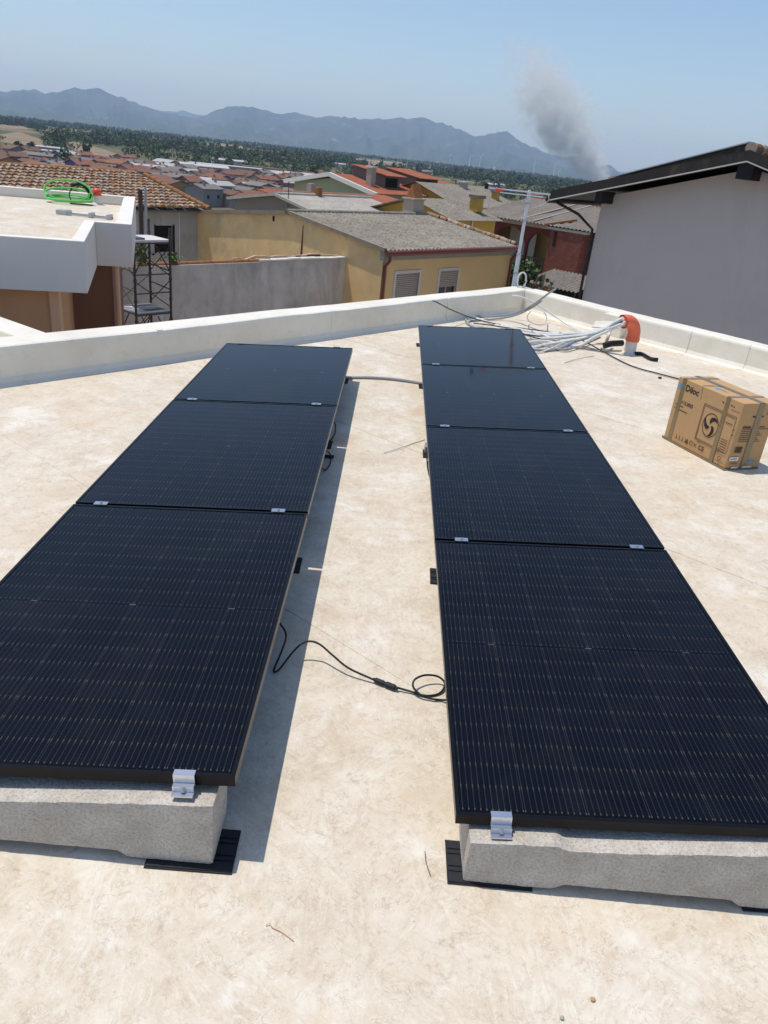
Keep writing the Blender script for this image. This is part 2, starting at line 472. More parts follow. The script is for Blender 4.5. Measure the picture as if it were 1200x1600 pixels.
# ------------------------------------------------------------------ terrain
PLAIN = -21.0
def sstep(a, b, x):
    t = min(1, max(0, (x - a) / (b - a)))
    return t * t * (3 - 2 * t)
def gz(x, y):
    r = math.hypot(x, y)
    return -6.5 + (PLAIN + 6.5) * sstep(60, 230, r)
def ground_material():
    t = NT('dry_plain')
    g = t.geo()
    w = t.noise(t.geo((1, 1, 1)), .004, 5, .6, .5)
    m = t.noise(t.geo((.35, 1, 1)), .0035, 6, .65, .3)
    f = t.noise(g, .05, 5, .7)
    c = t.ramp(m, [(.36, (.055, .075, .03)), (.47, (.10, .105, .05)), (.55, (.20, .155, .085)), (.66, (.27, .205, .12)), (.75, (.12, .12, .055))])
    c = t.mix(t.val(f, .4, .65, 0, .55), c, (.075, .085, .035))
    ge = t.n('ShaderNodeNewGeometry')
    ln = t.n('ShaderNodeVectorMath', operation='LENGTH'); t.l(ge.outputs['Position'], ln.inputs[0])
    c = t.mix(t.val(ln.outputs['Value'], 380, 520, .8, 0), c, (.16, .13, .10))
    c = t.mix(t.val(ln.outputs['Value'], 1600, 3200, 0, .75), c, (.06, .078, .038))
    c = t.mix(t.val(ln.outputs['Value'], 70, 110, 1, 0), c, t.ramp(f, [(.3, (.42, .39, .34)), (.7, (.56, .53, .48))]))  # pale ground near the houses, put in to bounce light onto shaded walls
    return t.bsdf(c, .95, 0, .1)
M['ground'] = ground_material()
mb = MB()
radii = [0, 30, 60, 75, 90, 110, 130, 150, 170, 190, 210, 230, 260, 320, 420, 600, 900, 1400, 2200, 3500, 5500, 8500, 13000, 22000]
NS = 72
for r in radii:
    for k in range(NS):
        t = 2 * math.pi * k / NS
        x, y = r * math.cos(t), r * math.sin(t)
        mb.v.append((x, y, gz(x, y)))
for i in range(len(radii) - 1):
    for k in range(NS):
        a, b = i * NS, (i + 1) * NS
        mb.f.append((a + k, b + k, b + (k + 1) % NS, a + (k + 1) % NS)); mb.m.append(0)
tag(mb.build('ground', M['ground'], smooth=True, normals=False), kind='structure')

def nz(seed):
    rg = np.random.RandomState(seed)
    tab = rg.rand(64, 64)
    def n(x, y):
        x = np.asarray(x, float); y = np.asarray(y, float)
        xi = np.floor(x).astype(int); yi = np.floor(y).astype(int)
        fx = x - xi; fy = y - yi
        fx = fx * fx * (3 - 2 * fx); fy = fy * fy * (3 - 2 * fy)
        a = tab[xi % 64, yi % 64]; b = tab[(xi + 1) % 64, yi % 64]; c = tab[xi % 64, (yi + 1) % 64]; d = tab[(xi + 1) % 64, (yi + 1) % 64]
        return (a * (1 - fx) + b * fx) * (1 - fy) + (c * (1 - fx) + d * fx) * fy
    return n
N1, N2, N3 = nz(3), nz(7), nz(11)
SKY = [(-70, 1.2), (-55, 2.0), (-46, 1.3), (-38, 1.8), (-33, 1.35), (-30, .9), (-26.76, 1.01), (-24.97, 1.32), (-23.9, 1.27), (-22.4, 1.72), (-21.28, 1.82), (-19.97, 1.55), (-18.05, 1.04), (-16.87, .88), (-15.46, .82), (-14.65, 1.0),
       (-13.84, 1.5), (-12.33, 1.88), (-11.37, 1.83), (-9.69, 1.63), (-8.65, 1.89), (-7.58, 1.66), (-6.74, 1.79), (-5.47, 1.92), (-4.6, 1.82), (-3.33, 2.06),
       (-2.47, 2.03), (-1.21, 2.31), (-.14, 2.34), (1.4, 2.11), (3.42, 1.54), (4.24, 1.81), (5.38, 2.15), (6.43, 1.56), (7.77, 1.19), (8.64, 1.08), (9.31, .95),
       (10.32, 1.13), (10.96, 1.11), (11.71, .53), (12.07, .8), (12.48, .8), (12.98, .42), (14, .12), (17, .0), (30, .3), (45, .9), (60, .5)]
def hills(name, prof, r0, r1, r2, seed, n_az, mat, label=None, spur=1500):
    az = np.linspace(prof[0][0], prof[-1][0], n_az)
    H = np.interp(az, [p[0] for p in prof], [p[1] for p in prof])
    jit = (N1(az * 3.1 + seed, az * 0) - .5) * .16 + (N2(az * 9 + seed, az * 0) - .5) * .07
    H = np.maximum(H + jit * np.clip(H, 0, 1), .0)
    rr = np.concatenate([np.linspace(r0 - 300, r1, 46), np.linspace(r1, r2, 8)[1:]])
    R, Z = np.meshgrid(rr, az, indexing='ij')
    top = r1 * np.tan(np.radians(H)) + 1.9 - PLAIN
    # erosion ridges that run down from the crest
    sp = (np.abs(N1(Z * .9 + seed, R / 2600) - .5) * 2 + np.abs(N2(Z * 2.3 + 5, R / 1300) - .5) * 1.1 + np.abs(N3(Z * 6, R / 600) - .5) * .5)
    t = (R - r0 - spur * (sp - .55)) / (r1 - r0)
    t = np.clip(t, 0, 1)
    s = t ** 1.25 * (1.25 - .25 * t)
    s = np.where(R >= r1 - 1, 1.0, np.minimum(s, 1.0) * (R / r1) ** .6)
    back = np.clip((R - r1) / (r2 - r1), 0, 1)
    h = top[None, :] * s * (1 - back ** 1.5)
    h += (N3(Z * 14, R / 300) - .5) * 30 * t * (1 - t) * 2
    X = R * np.sin(np.radians(Z)); Y = R * np.cos(np.radians(Z))
    m = MB()
    m.v = [tuple(v) for v in np.stack([X, Y, PLAIN - 1.5 + h], -1).reshape(-1, 3)]
    na, nr = n_az, len(rr)
    m.f = [(i * na + j, i * na + j + 1, (i + 1) * na + j + 1, (i + 1) * na + j) for i in range(nr - 1) for j in range(na - 1)]
    m.m = [0] * len(m.f)
    return tag(m.build(name, mat, smooth=True, normals=True), kind='structure')
def hill_material():
    t = NT('scrub_mountain')
    g = t.geo()
    a = t.noise(g, .0011, 7, .7, .4); f = t.noise(g, .006, 6, .7); r = t.noise(t.geo((1, 1, 2.5)), .0021, 6, .72, .6)
    c = t.ramp(a, [(.35, (.035, .05, .025)), (.55, (.06, .075, .04)), (.7, (.12, .11, .07))])
    c = t.mix(t.val(f, .45, .65, 0, .6), c, (.03, .042, .022))
    c = t.mix(t.val(r, .60, .70, 0, .8), c, (.36, .32, .26))
    return t.bsdf(c, .95, 0, .1, f, .5, 40)
M['hills'] = hill_material()
hills('hills', SKY, 7600, 12000, 15500, 0, 620, M['hills'])
hills('hills', [(-60, .5), (-40, 1.2), (-30, .9), (-24, .8), (-19, .9), (-17.5, 1.03), (-16, 1.12), (-14.5, 1.1), (-13, 1.0), (-5, .8), (5, .9), (12, .5), (20, .1), (40, .4)], 15500, 18500, 21000, 9, 240, M['hills'])

# ------------------------------------------------------------------ fields on the plain
def field_mat(name, c):
    t = NT(name); g = t.geo()
    a = t.noise(t.geo((.3, 1, 1)), .03, 5, .65); f = t.noise(g, .25, 4, .7)
    k = t.ramp(a, [(.3, sc(c, .7)), (.55, c), (.75, sc(c, 1.2))])
    k = t.mix(t.val(f, .45, .7, 0, .4), k, sc(c, .55))
    return t.bsdf(k, .95, 0, .1)
FM = {'green': field_mat('irrigated_crop', (.085, .145, .035)), 'straw': field_mat('stubble_field', (.27, .205, .13)), 'earth': field_mat('ploughed_earth', (.22, .145, .09)),
      'olive': field_mat('dry_pasture', (.15, .145, .06))}
FIELDS = [('green', [(118, 241), (170, 242), (238, 262), (226, 270), (150, 256)]), ('green', [(0, 223), (70, 231), (64, 239), (0, 231)]),
          ('straw', [(0, 210), (30, 206), (72, 221), (64, 231), (0, 222)]), ('straw', [(104, 221), (132, 224), (190, 243), (262, 262), (225, 262), (120, 239)]),
          ('earth', [(0, 234), (62, 242), (120, 247), (118, 252), (0, 246)]), ('straw', [(60, 198), (118, 203), (180, 211), (150, 213), (70, 203)]),
          ('straw', [(344, 224), (380, 229), (378, 233), (346, 229)]), ('straw', [(545, 247), (630, 254), (640, 262), (560, 257)]),
          ('olive', [(622, 279), (700, 283), (760, 291), (752, 300), (640, 296)]), ('green', [(690, 284), (744, 288), (740, 296), (688, 293)]),
          ('straw', [(0, 195), (40, 198), (44, 203), (0, 201)]), ('straw', [(230, 268), (262, 268), (300, 276), (262, 276)])]
for k, (kind, pts) in enumerate(FIELDS):
    m = MB(); m.add([G(x, y, PLAIN) + Vector((0, 0, .10 + .02 * k)) for x, y in pts], [tuple(range(len(pts)))])
    tag(m.build('field', FM[kind], normals=False), kind='structure')

# ------------------------------------------------------------------ trees
def leafmat(name, c):
    t = NT(name)
    oi = t.n('ShaderNodeNewGeometry')
    k = t.mix(oi.outputs['Random Per Island'], sc(c, .45), sc(c, 1.6))
    m = t.bsdf(k, .75, 0, .2)
    return m
LEAF = [leafmat('dark_evergreen_leaf', (.050, .076, .032)), leafmat('mid_green_leaf', (.082, .118, .045)), leafmat('olive_green_leaf', (.118, .138, .070)), leafmat('bright_green_leaf', (.075, .145, .028))]
M['bark'] = plain('grey_brown_bark', (.11, .085, .06), .9, .25, 6, .4)
def quads(rg, c, size, out_v, out_f, out_m, mi):
    n = len(c)
    d1 = rg.normal(size=(n, 3)); d1 /= np.linalg.norm(d1, axis=1)[:, None]
    d2 = np.cross(d1, rg.normal(size=(n, 3))); d2 /= np.linalg.norm(d2, axis=1)[:, None]
    s = (size * (.6 + .8 * rg.rand(n)))[:, None] if np.ndim(size) == 0 else (size * (.6 + .8 * rg.rand(n)))[:, None]
    v = np.stack([c - d1 * s, c + d2 * s * .7, c + d1 * s, c - d2 * s * .7], 1)
    b = sum(len(x) for x in out_v)
    out_v.append(v.reshape(-1, 3))
    out_f.append(np.arange(b, b + 4 * n).reshape(n, 4))
    out_m.append(np.full(n, mi) if np.ndim(mi) == 0 else mi)
def quadmesh(name, V, Fc, Mi, mats, parent=None):
    V = np.concatenate(V); Fc = np.concatenate(Fc); Mi = np.concatenate(Mi)
    me = bpy.data.meshes.new(name)
    me.vertices.add(len(V)); me.vertices.foreach_set('co', V.ravel())
    me.loops.add(Fc.size); me.loops.foreach_set('vertex_index', Fc.ravel().astype(np.int32))
    me.polygons.add(len(Fc)); me.polygons.foreach_set('loop_start', (np.arange(len(Fc)) * 4).astype(np.int32))
    for m in mats: me.materials.append(m)
    me.polygons.foreach_set('material_index', Mi.astype(np.int32))
    me.update(calc_edges=True); me.validate()
    return link(name, me, parent)
rg = np.random.RandomState(5)
V, Fc, Mi = [], [], []
cnt = 0
# belt of trees on the plain: individual crowns melt into one wood
cand = 30000
rr = 560 * (3800 / 560) ** rg.rand(cand)
aa = np.radians(-30 + 47 * rg.rand(cand))
X, Y = rr * np.sin(aa), rr * np.cos(aa)
dens = N1(X / 170 + 3, Y / 120) * .65 + N2(X / 60, Y / 45) * .35
inner = np.interp(np.degrees(aa), [-30, -22, -17, -12, -6, 0, 4, 8, 17], [700, 740, 790, 800, 780, 880, 960, 980, 900])
open_f = np.zeros(cand, bool)
def inpoly(x, y, poly):
    c = False
    for i in range(len(poly)):
        x1, y1 = poly[i]; x2, y2 = poly[i - 1]
        if (y1 > y) != (y2 > y) and x < (x2 - x1) * (y - y1) / (y2 - y1) + x1: c = not c
    return c
fpoly = [[(lambda g_: (g_.x, g_.y))(G(x, y, PLAIN)) for x, y in p] for _, p in FIELDS]
scatter = (rr > 640) & (rr <= inner) & (rg.rand(cand) < .10)
keep = scatter | (rr > inner) & (dens > np.where(rr < 1100, .56, np.where(rr < 1500, .54, .55)))
for i in np.nonzero(keep)[0]:
    if any(inpoly(X[i], Y[i], p) for p in fpoly): continue
    r = rr[i]
    tall = rg.rand() < .16
    near_ = 1.35 if r < 1400 else 1.0
    h = near_ * ((8.5 + 4 * rg.rand()) if tall else (3.4 + 4.6 * rg.rand()))
    w = near_ * ((1.5 + 1.0 * rg.rand()) if tall else (2.0 + 2.6 * rg.rand()))
    nq = int(46 * (700 / r) ** .75) + 9
    sz = (.85 if r < 1200 else 1.25) * (r / 700) ** .35
    p = rg.normal(size=(nq, 3)); p /= np.linalg.norm(p, axis=1)[:, None]
    p *= (.45 + .55 * rg.rand(nq) ** .5)[:, None]
    c = np.stack([X[i] + p[:, 0] * w, Y[i] + p[:, 1] * w, PLAIN + h * .55 + p[:, 2] * h * .45], 1)
    quads(rg, c, sz, V, Fc, Mi, int(rg.choice([0, 0, 1, 1, 2])))
    cnt += 1
tag(quadmesh('wood', V, Fc, Mi, LEAF[:3]), 'dark green belt of trees on the plain behind the town', 'wood', kind='stuff')

def tree(px, py, zbase, h, w, kind, label, name='tree', n=170, leaf=.8, squash=.5, group=None, loc=None):
    p = loc or G(px, py, zbase)
    p = Vector((p.x, p.y, zbase))
    root = empty(name, p)
    rgx = np.random.RandomState(int(px * 7 + py))
    t = MB()
    t.tube([(0, 0, -.3), (.02 * w, 0, h * .25), (-.03 * w, .02 * w, h * .6)], [.045 * h, .032 * h, .012 * h], 7)
    for k in range(4):
        a = k * 1.6 + rgx.rand()
        t.tube([(0, 0, h * .3), (math.cos(a) * w * .3, math.sin(a) * w * .3, h * .55), (math.cos(a) * w * .55, math.sin(a) * w * .55, h * .7)], [.018 * h, .012 * h, .004 * h], 5)
    t.build('trunk', M['bark'], root, smooth=True)
    v, f, m = [], [], []
    nc = 14
    for k in range(nc):
        q = rgx.normal(size=3); q /= np.linalg.norm(q)
        c0 = np.array([q[0] * w * .62, q[1] * w * .62, h * (1 - squash) + q[2] * h * squash * .66])
        cr = w * (.28 + .2 * rgx.rand())
        pp = rgx.normal(size=(n // nc, 3)); pp /= np.linalg.norm(pp, axis=1)[:, None]
        pp *= (cr * (.5 + .5 * rgx.rand(len(pp)) ** .5))[:, None]
        quads(rgx, c0 + pp, leaf, v, f, m, kind)
    quadmesh('crown', v, f, m, LEAF, root)
    return tag(root, label, 'tree', group)
for px, py, h, w, kd, lab in [
    (101, 265, 9, 5.4, 0, 'broad dark round tree among the roofs above the old tiled ridge'),
    (137, 244, 12, 3.4, 1, 'tall lone tree standing in the dry field left of the town'),
    (31, 246, 9, 3.6, 0, 'dark pointed tree beside the terracotta roofs at the left edge'),
    (52, 240, 7, 4.2, 0, 'dark bush-like tree by the green strip at the left edge'),
    (377, 278, 9.5, 4.6, 0, 'round dark tree in front of the long pale industrial building'),
    (208, 262, 6, 3.4, 1, 'small round tree at the near edge of the green field'),
    (247, 264, 8, 4.4, 1, 'leafy tree at the right end of the green field'),
    (306, 268, 8, 4.0, 0, 'dark tree left of the pale industrial building'),
    (456, 292, 8, 3.2, 0, 'dark tree left of the green gabled house with orange roof'),
    (488, 285, 10, 4.6, 0, 'dark leafy tree just behind the green gable of the orange roofed house'),
    (500, 275, 12, 4.0, 0, 'tall dark tree rising behind the orange roofed house'),
    (676, 293, 6, 5.0, 1, 'low spreading tree on the green field right of the orange roofed house'),
    (826, 312, 9, 4.0, 3, 'small bright tree behind the ridge of the red arched house')]:
    tree(px, py, PLAIN, h, w, kd, lab, n=420, leaf=.65)

# ------------------------------------------------------------------ our roof: deck, membrane sheets, parapets
K = Vector((1.698, 11.58, 0))                         # inside corner of the two parapets
RD = Vector((4.278 - 1.698, 8.922 - 11.58, 0)).normalized()
RN = Vector((-RD.y, RD.x, 0))                         # outward normal of the right parapet
Kb = K.dot(BX)
deck_poly = [K - AX * 16, K, K + RD * 11, K + RD * 11 - RN * 16, K - AX * 16 - BX * 8]
m = MB(); m.prism([p + Vector((0, 0, -.30)) for p in deck_poly], (0, 0, .292))
deck = tag(m.build('roof_deck', M['parapet']), kind='structure')
m = MB(); m.prism([p + Vector((0, 0, -7.0)) for p in [K - AX * 16 + BX * .25, K + (AX * .02 + BX * .25) + RN * .1, K + RD * 11 + RN * .2, K + RD * 11 - RN * 16, K - AX * 16 - BX * 8]], (0, 0, 6.695))
tag(m.build('building_wall', M['tan_render']), kind='structure')
# membrane sheets 2.1 m wide laid across the roof, each lapping 3 mm over the next
def clip_half(poly, n, d):                            # keep the side where p.n <= d
    out = []
    for i in range(len(poly)):
        p, q = poly[i - 1], poly[i]
        a, b = p.dot(n) - d, q.dot(n) - d
        if a <= 0 < b or b <= 0 < a: out.append(p + (q - p) * (a / (a - b)))
        if b <= 0: out.append(q)
    return out
s0 = 2.05 - 2.1 * 6
while s0 < 22:
    pl = clip_half(clip_half(deck_poly, AX, s0 + 2.1 + .06), -AX, -s0)
    if len(pl) >= 3:
        m = MB()
        # a sheet rises 3 mm at its lapped edge
        zt = lambda p: -.0065 + .0040 + .0025 * min(1, max(0, (s0 + 2.16 - p.dot(AX)) / 2.16))
        n = len(pl)
        m.add([Vector((p.x, p.y, -.010)) for p in pl] + [Vector((p.x, p.y, zt(p))) for p in pl],
              [tuple(range(n, 2 * n))] + [(i, (i + 1) % n, n + (i + 1) % n, n + i) for i in range(n)])
        m.build('membrane_sheet', M['floor'], deck)
    s0 += 2.1

def parapet(name, org, dx, dn, length, zt, label, laps, th=.27, cat='parapet'):
    # profile: coved foot, slightly soft top edge; dn points outward
    root = empty(name, org)
    prof = [(-.055, .0), (-.02, .018), (0, .06), (.004, zt - .03), (.012, zt - .008), (.03, zt), (th - .02, zt + .006), (th, zt - .01), (th, -.55), (0.0, -.55), (0, -.2), (-.055, -.004)]
    n_seg = 60
    v, f = [], []
    rgp = random.Random(len(label))
    for i in range(n_seg + 1):
        s = length * i / n_seg
        wob = .004 * math.sin(s * 2.3 + 1) + .003 * rgp.uniform(-1, 1)
        for j, (d, z) in enumerate(prof):
            v.append(dx * s + dn * (d + (wob if 1 <= j <= 4 else 0)) + Vector((0, 0, z + (wob * .6 if 3 <= j <= 7 else 0))))
    k = len(prof)
    for i in range(n_seg):
        for j in range(k):
            f.append((i * k + j, i * k + (j + 1) % k, (i + 1) * k + (j + 1) % k, (i + 1) * k + j))
    f += [tuple(range(k)), tuple(n_seg * k + j for j in reversed(range(k)))]
    m = MB(); m.add(v, f)
    m.build('wall', M['parapet'], root, smooth=False)
    for s in laps:
        m = MB(); vv = []
        for ss in (s, s + .055):
            for (d, z) in prof[:6]: vv.append(dx * ss + dn * (d - .005) + Vector((0, 0, z + .003)))
            for (d, z) in reversed(prof[:6]): vv.append(dx * ss + dn * (d + .012) + Vector((0, 0, z - .012)))
        m.add(vv, [(j, (j + 1) % 12, 12 + (j + 1) % 12, 12 + j) for j in range(12)] + [tuple(range(12)), tuple(range(23, 11, -1))])
        m.build('membrane_lap', M['parapet'], root)
    return tag(root, label, cat)
parapet('parapet_wall', K - AX * 16, AX, BX, 16.27, .295, 'long cream painted parapet running across the far left roof edge', [9.75, 11.95, 14.1])
parapet('parapet_wall', K, RD, RN, 11, .295, 'cream painted parapet along the right roof edge under the grey house', [2.6, 3.35, 4.3, 6.2])
# low roof and its own parapet beyond the left one
q0, q1 = G(100, 527, .30), G(0, 492, .30)
dq = (q1 - q0); dq.z = 0; dq.normalize()
nq = Vector((dq.y, -dq.x, 0))                          # towards the right
q0 = Vector((q0.x, q0.y, 0))
def on_b(p, d, b): return p + d * ((b - p.dot(BX)) / d.dot(BX))
c0, c1 = on_b(q0, dq, Kb + .20), on_b(q0 - nq * .26, dq, Kb + .20)
m = MB(); m.prism([Vector((p.x, p.y, -1)) for p in (c1, c0, q0 + dq * 7, q0 + dq * 7 - nq * .26)], (0, 0, 1.29))
tag(m.build('parapet_wall', M['parapet'], bevel=.015), 'short white parapet branching off behind the left roof edge', 'parapet')
pl = [q0 - nq * .26 + dq * .1, q0 + dq * 6.5 - nq * .26, q0 + dq * 6.5 - nq * 7, K - AX * 15.5 + BX * .5]
m = MB(); m.prism([Vector((p.x, p.y, -.4)) for p in pl], (0, 0, .37))
tag(m.build('lower_roof_deck', M['parapet']), kind='structure')

# ------------------------------------------------------------------ solar arrays
PW, PL, GAP, PSI, TILT = 1.134, 1.722, 0.022, -0.0214, 0.067
AY = Vector((math.sin(PSI), math.cos(PSI), 0))
AX0 = Vector((math.cos(PSI), -math.sin(PSI), 0))
AXT = AX0 * math.cos(TILT) + Vector((0, 0, math.sin(TILT)))
ANM = AXT.cross(AY).normalized()
R0 = Vector((.3018, 1.6248, .2089))                       # near low corner, right array
L0 = Vector((-.3306, 1.5881, .2956)) - AXT * PW           # near low corner, left array
def basis(o, x, y, z):
    return Matrix(((x.x, y.x, z.x, o.x), (x.y, y.y, z.y, o.y), (x.z, y.z, z.z, o.z), (0, 0, 0, 1)))
def make_panel_meshes():
    d = {}
    def mesh(mb, mat):
        o = mb.build('tmp', mat); me = o.data; bpy.data.objects.remove(o); return me
    fw = .011
    m = MB().box(0, PW, 0, .012, -.035, 0); m.box(0, PW, .0, .028, -.035, -.033)
    d['rail_short'] = mesh(m, M['frame'])
    m = MB().box(0, .012, .0123, PL - .0123, -.035, 0); m.box(0, .028, .0123, PL - .0123, -.0352, -.0332)
    d['rail_long'] = mesh(m, M['frame'])
    d['cell'] = mesh(MB().box(-.0905, .0905, -.0452, .0452, -.0003, 0), M['cell'])
    d['pane'] = mesh(MB().add([(.012, .012, -.0020), (PW - .012, .012, -.0020), (PW - .012, PL - .012, -.0020), (.012, PL - .012, -.0020)], [(0, 1, 2, 3)]), M['glass'])
    d['back'] = mesh(MB().box(.0122, PW - .0122, .0122, PL - .0122, -.0075, -.0050), M['backsheet'])
    d['bus'] = mesh(MB().box(-.012, .012, -.0015, .0015, -.0049, -.0040), M['alu'])
    d['jbox'] = mesh(MB().box(PW / 2 - .05, PW / 2 + .05, PL / 2 - .03, PL / 2 + .03, -.026, -.0078), M['rubber'])
    return d
PM = make_panel_meshes()
def panel(org, label, group):
    root = empty('solar_panel'); root.matrix_world = basis(org, AXT, AY, ANM)
    T = Matrix.Translation
    link('frame_rail', PM['rail_short'], root)
    link('frame_rail', PM['rail_short'], root, mat=T((0, PL, 0)) @ Matrix.Diagonal((1, -1, 1, 1)))
    link('frame_rail', PM['rail_long'], root)
    link('frame_rail', PM['rail_long'], root, mat=T((PW, 0, 0)) @ Matrix.Diagonal((-1, 1, 1, 1)))
    link('backsheet', PM['back'], root); link('junction_box', PM['jbox'], root); link('glass_pane', PM['pane'], root)
    for k in (1, 3, 5): link('busbar', PM['bus'], root, mat=T((PW * k / 6, PL / 2, 0)))
    for i in range(6):
        for j in range(18):
            x = .0180 + .183 * (i + .5)
            y = .0235 + .0923 * (j + .5) + (.0135 if j >= 9 else 0)
            link('cell', PM['cell'], root, mat=T((x, y, -.0043)))
    return tag(root, label, 'solar panel', group)
ordn = ['nearest', 'second', 'third', 'farthest']
for i in range(4):
    panel(R0 + AY * i * (PL + GAP), 'black solar panel, %s of the four in the right row' % (ordn[i] if i in (0, 3) else ordn[i] + ' from the camera'), 'black solar panels in two rows')
for i in range(3):
    nm = ['nearest', 'middle', 'farthest'][i]
    panel(L0 + AY * i * (PL + GAP), 'black solar panel, %s of the three in the left row' % nm, 'black solar panels in two rows')

# concrete ballasts: profile in (x, z), extruded 0.2 m along the row
BL = 1.06
def ballast_mesh():
    from mathutils import noise as mn
    sl = math.tan(TILT)
    def ztop(x):
        n_ = sstep(.245, .285, x) * (1 - sstep(.35, .95, x))
        return .154 + sl * x - .016 * n_
    def zbot(x): return .022 * sstep(.255, .30, x) * (1 - sstep(.78, .825, x))
    NX, DY = 90, .20
    ring = [(0, t / 12) for t in range(12)] + [(t / 12, 1) for t in range(12)] + [(1, 1 - t / 4) for t in range(4)] + [(1 - t / 4, 0) for t in range(4)]
    v, f = [], []
    n = len(ring)
    for i in range(NX + 1):
        x = BL * i / NX
        e = min(x, BL - x)
        inset = .003 * max(0, 1 - e / .012)
        for (u, w) in ring:
            y, z = u * DY, zbot(x) + w * (ztop(x) - zbot(x))
            if u < .03 and w < .02: y += .0008; z += .0008
            if u < .03 and w > .98: y += .0012; z -= .0008
            y += (.5 - u) * 2 * inset; z += (.5 - w) * 2 * inset * .6
            p = Vector((x, y, z))
            edge = 1.0 + .9 * (abs(w - 1) < .10 and u < .12)
            p += mn.noise_vector(p * 45) * .0011 * edge + mn.noise_vector(p * 130) * .0007 * edge
            v.append(p)
    for i in range(NX):
        for j in range(n): f.append((i * n + j, (i + 1) * n + j, (i + 1) * n + (j + 1) % n, i * n + (j + 1) % n))
    f += [tuple(range(n)), tuple(NX * n + j for j in reversed(range(n)))]
    m = MB(); m.add(v, f)
    o = m.build('tmp', M['ballast'], smooth=True); d = o.data; bpy.data.objects.remove(o)
    return d
BM = ballast_mesh()
def clamp_mid():
    return MB().box(-.032, .032, -.017, .017, .0022, .0060).box(-.032, .032, -.009, .009, -.036, .0021)
def clamp_end(sg):      # z-shaped clip: lip on the frame, drop, foot resting on the ballast
    m = MB()
    m.box(-.030, .030, -.004 if sg > 0 else -.014, .014 if sg > 0 else .004, .0022, .0055)
    m.box(-.030, .030, -.0085, -.0042, -.022, .0054)
    m.box(-.030, .030, -.020, -.0086, -.0255, -.0220)
    m.box(-.030, .030, -.0245, -.0201, -.044, -.0222)
    m.box(-.030, .030, -.041, -.0246, -.0440, -.0400)
    return m
def mesh_of(mb, mat, smooth=False):
    o = mb.build('tmp', mat, smooth=smooth); me = o.data; bpy.data.objects.remove(o); return me
CM, CE = mesh_of(clamp_mid(), M['alu']), mesh_of(clamp_end(1), M['alu'])
BOLT = mesh_of(MB().tube([(0, 0, .0), (0, 0, .006)], .0075, 6).tube([(0, 0, .006), (0, 0, .0075)], .0045, 8), M['galv'])
PADM = mesh_of(MB().box(0, .25, 0, .155, 0, .004).box(.004, .246, .004, .034, .0041, .0075).box(.004, .246, .042, .052, .0041, .0075).box(.004, .246, .060, .096, .0041, .0075).box(.004, .246, .104, .114, .0041, .0075).box(.004, .246, .122, .151, .0041, .0075), M['rubber'])
def row(org, n, side):
    ordb = ['nearest', 'second', 'third', 'fourth', 'farthest'] if n == 4 else ['nearest', 'second', 'third', 'farthest']
    for j in range(n + 1):
        if j == 0: y = -.055
        elif j == n: y = n * (PL + GAP) - GAP + .055 - .20
        else: y = j * (PL + GAP) - GAP / 2 - .10
        x0 = .045 if side == 'right' else PW - .052 - BL
        p = org + AX0 * x0 + AY * y
        root = empty('concrete_ballast', Vector((p.x, p.y, .008)), -PSI)
        link('block', BM, root)
        cl = 'rough grey concrete ballast block, %s under the %s row of panels' % (ordb[j], side)
        tag(root, cl, 'ballast', 'concrete ballasts under the panels')
        yj = (0 if j == 0 else (n * (PL + GAP) - GAP if j == n else j * (PL + GAP) - GAP / 2))
        inv = root.matrix_basis.inverted()
        for k, fx in enumerate((.115, .875)):
            q = org + AXT * (PW * fx) + AY * yj
            Mw = basis(q, AXT, AY, ANM)
            if j == n: Mw = basis(q, -AXT, -AY, ANM)
            c = link('clamp', CE if j in (0, n) else CM, root, mat=inv @ Mw)
            b = link('bolt', BOLT, c)
            if j in (0, n):
                b.matrix_local = Matrix.Translation((0, -.0245, -.031)) @ Matrix.Rotation(math.radians(90), 4, 'X')
            else:
                b.location = (0, 0, .006)
        for k, xx in enumerate((-.045 if side == 'right' else -.02, BL - .25 + (.02 if side == 'right' else (.06 if j == 0 else .035)))):
            o = link('rubber_pad', PADM, None)
            pp = p + AX0 * xx + AY * ((-.026 if side == 'left' else -.008) if j == 0 else .018 + .008 * math.sin(j * 3 + k))
            o.location = (pp.x, pp.y, .0002)
            o.rotation_euler = (0, 0, -PSI + .02 * math.sin(j * 5 + k * 2))
            tag(o, 'black ribbed rubber pad under the %s end of the %s ballast in the %s row' % (('left', 'right')[k], ordb[j], side), 'rubber pad', 'rubber pads under the ballasts')
row(R0, 4, 'right')
row(L0, 3, 'left')

# ------------------------------------------------------------------ cables on the roof
def cable(name, pts, r, mat, label, cat='cable', n=7, per=7, parent=None, group=None):
    m = MB(); m.tube(spline(pts, per), r, n)
    o = m.build(name, mat, parent, smooth=True)
    if label: tag(o, label, cat, group)
    return o
def gp(lst):
    return [G(*p) for p in lst]
main = empty('panel_cable', G(600, 1066, 0))
inv = Matrix.Translation(-main.location)
def sub(name, pts, r, mat, parent=main):
    m = MB(); m.tube([p - main.location for p in spline(pts, 8)], r, 8)
    return m.build(name, mat, parent, smooth=True)
sub('cable', gp([(425, 960, .17), (438, 975, .15), (447, 992, .12), (441, 1015, .06), (428, 1047, .012), (436, 1046, .01), (455, 1022, .04), (470, 1007, .07), (484, 1002, .085), (500, 1007, .08), (520, 1024, .06), (545, 1044, .035), (586, 1063, .014)]), .0042, M['cable'])
sub('cable', gp([(616, 1073, .014), (640, 1080, .008), (665, 1087, .006), (687, 1083, .008), (695, 1068, .02), (684, 1057, .035), (664, 1055, .045), (648, 1062, .045), (646, 1074, .03), (658, 1086, .015), (675, 1092, .008), (700, 1094, .02), (730, 1094, .12)]), .0042, M['cable'])
m = MB()
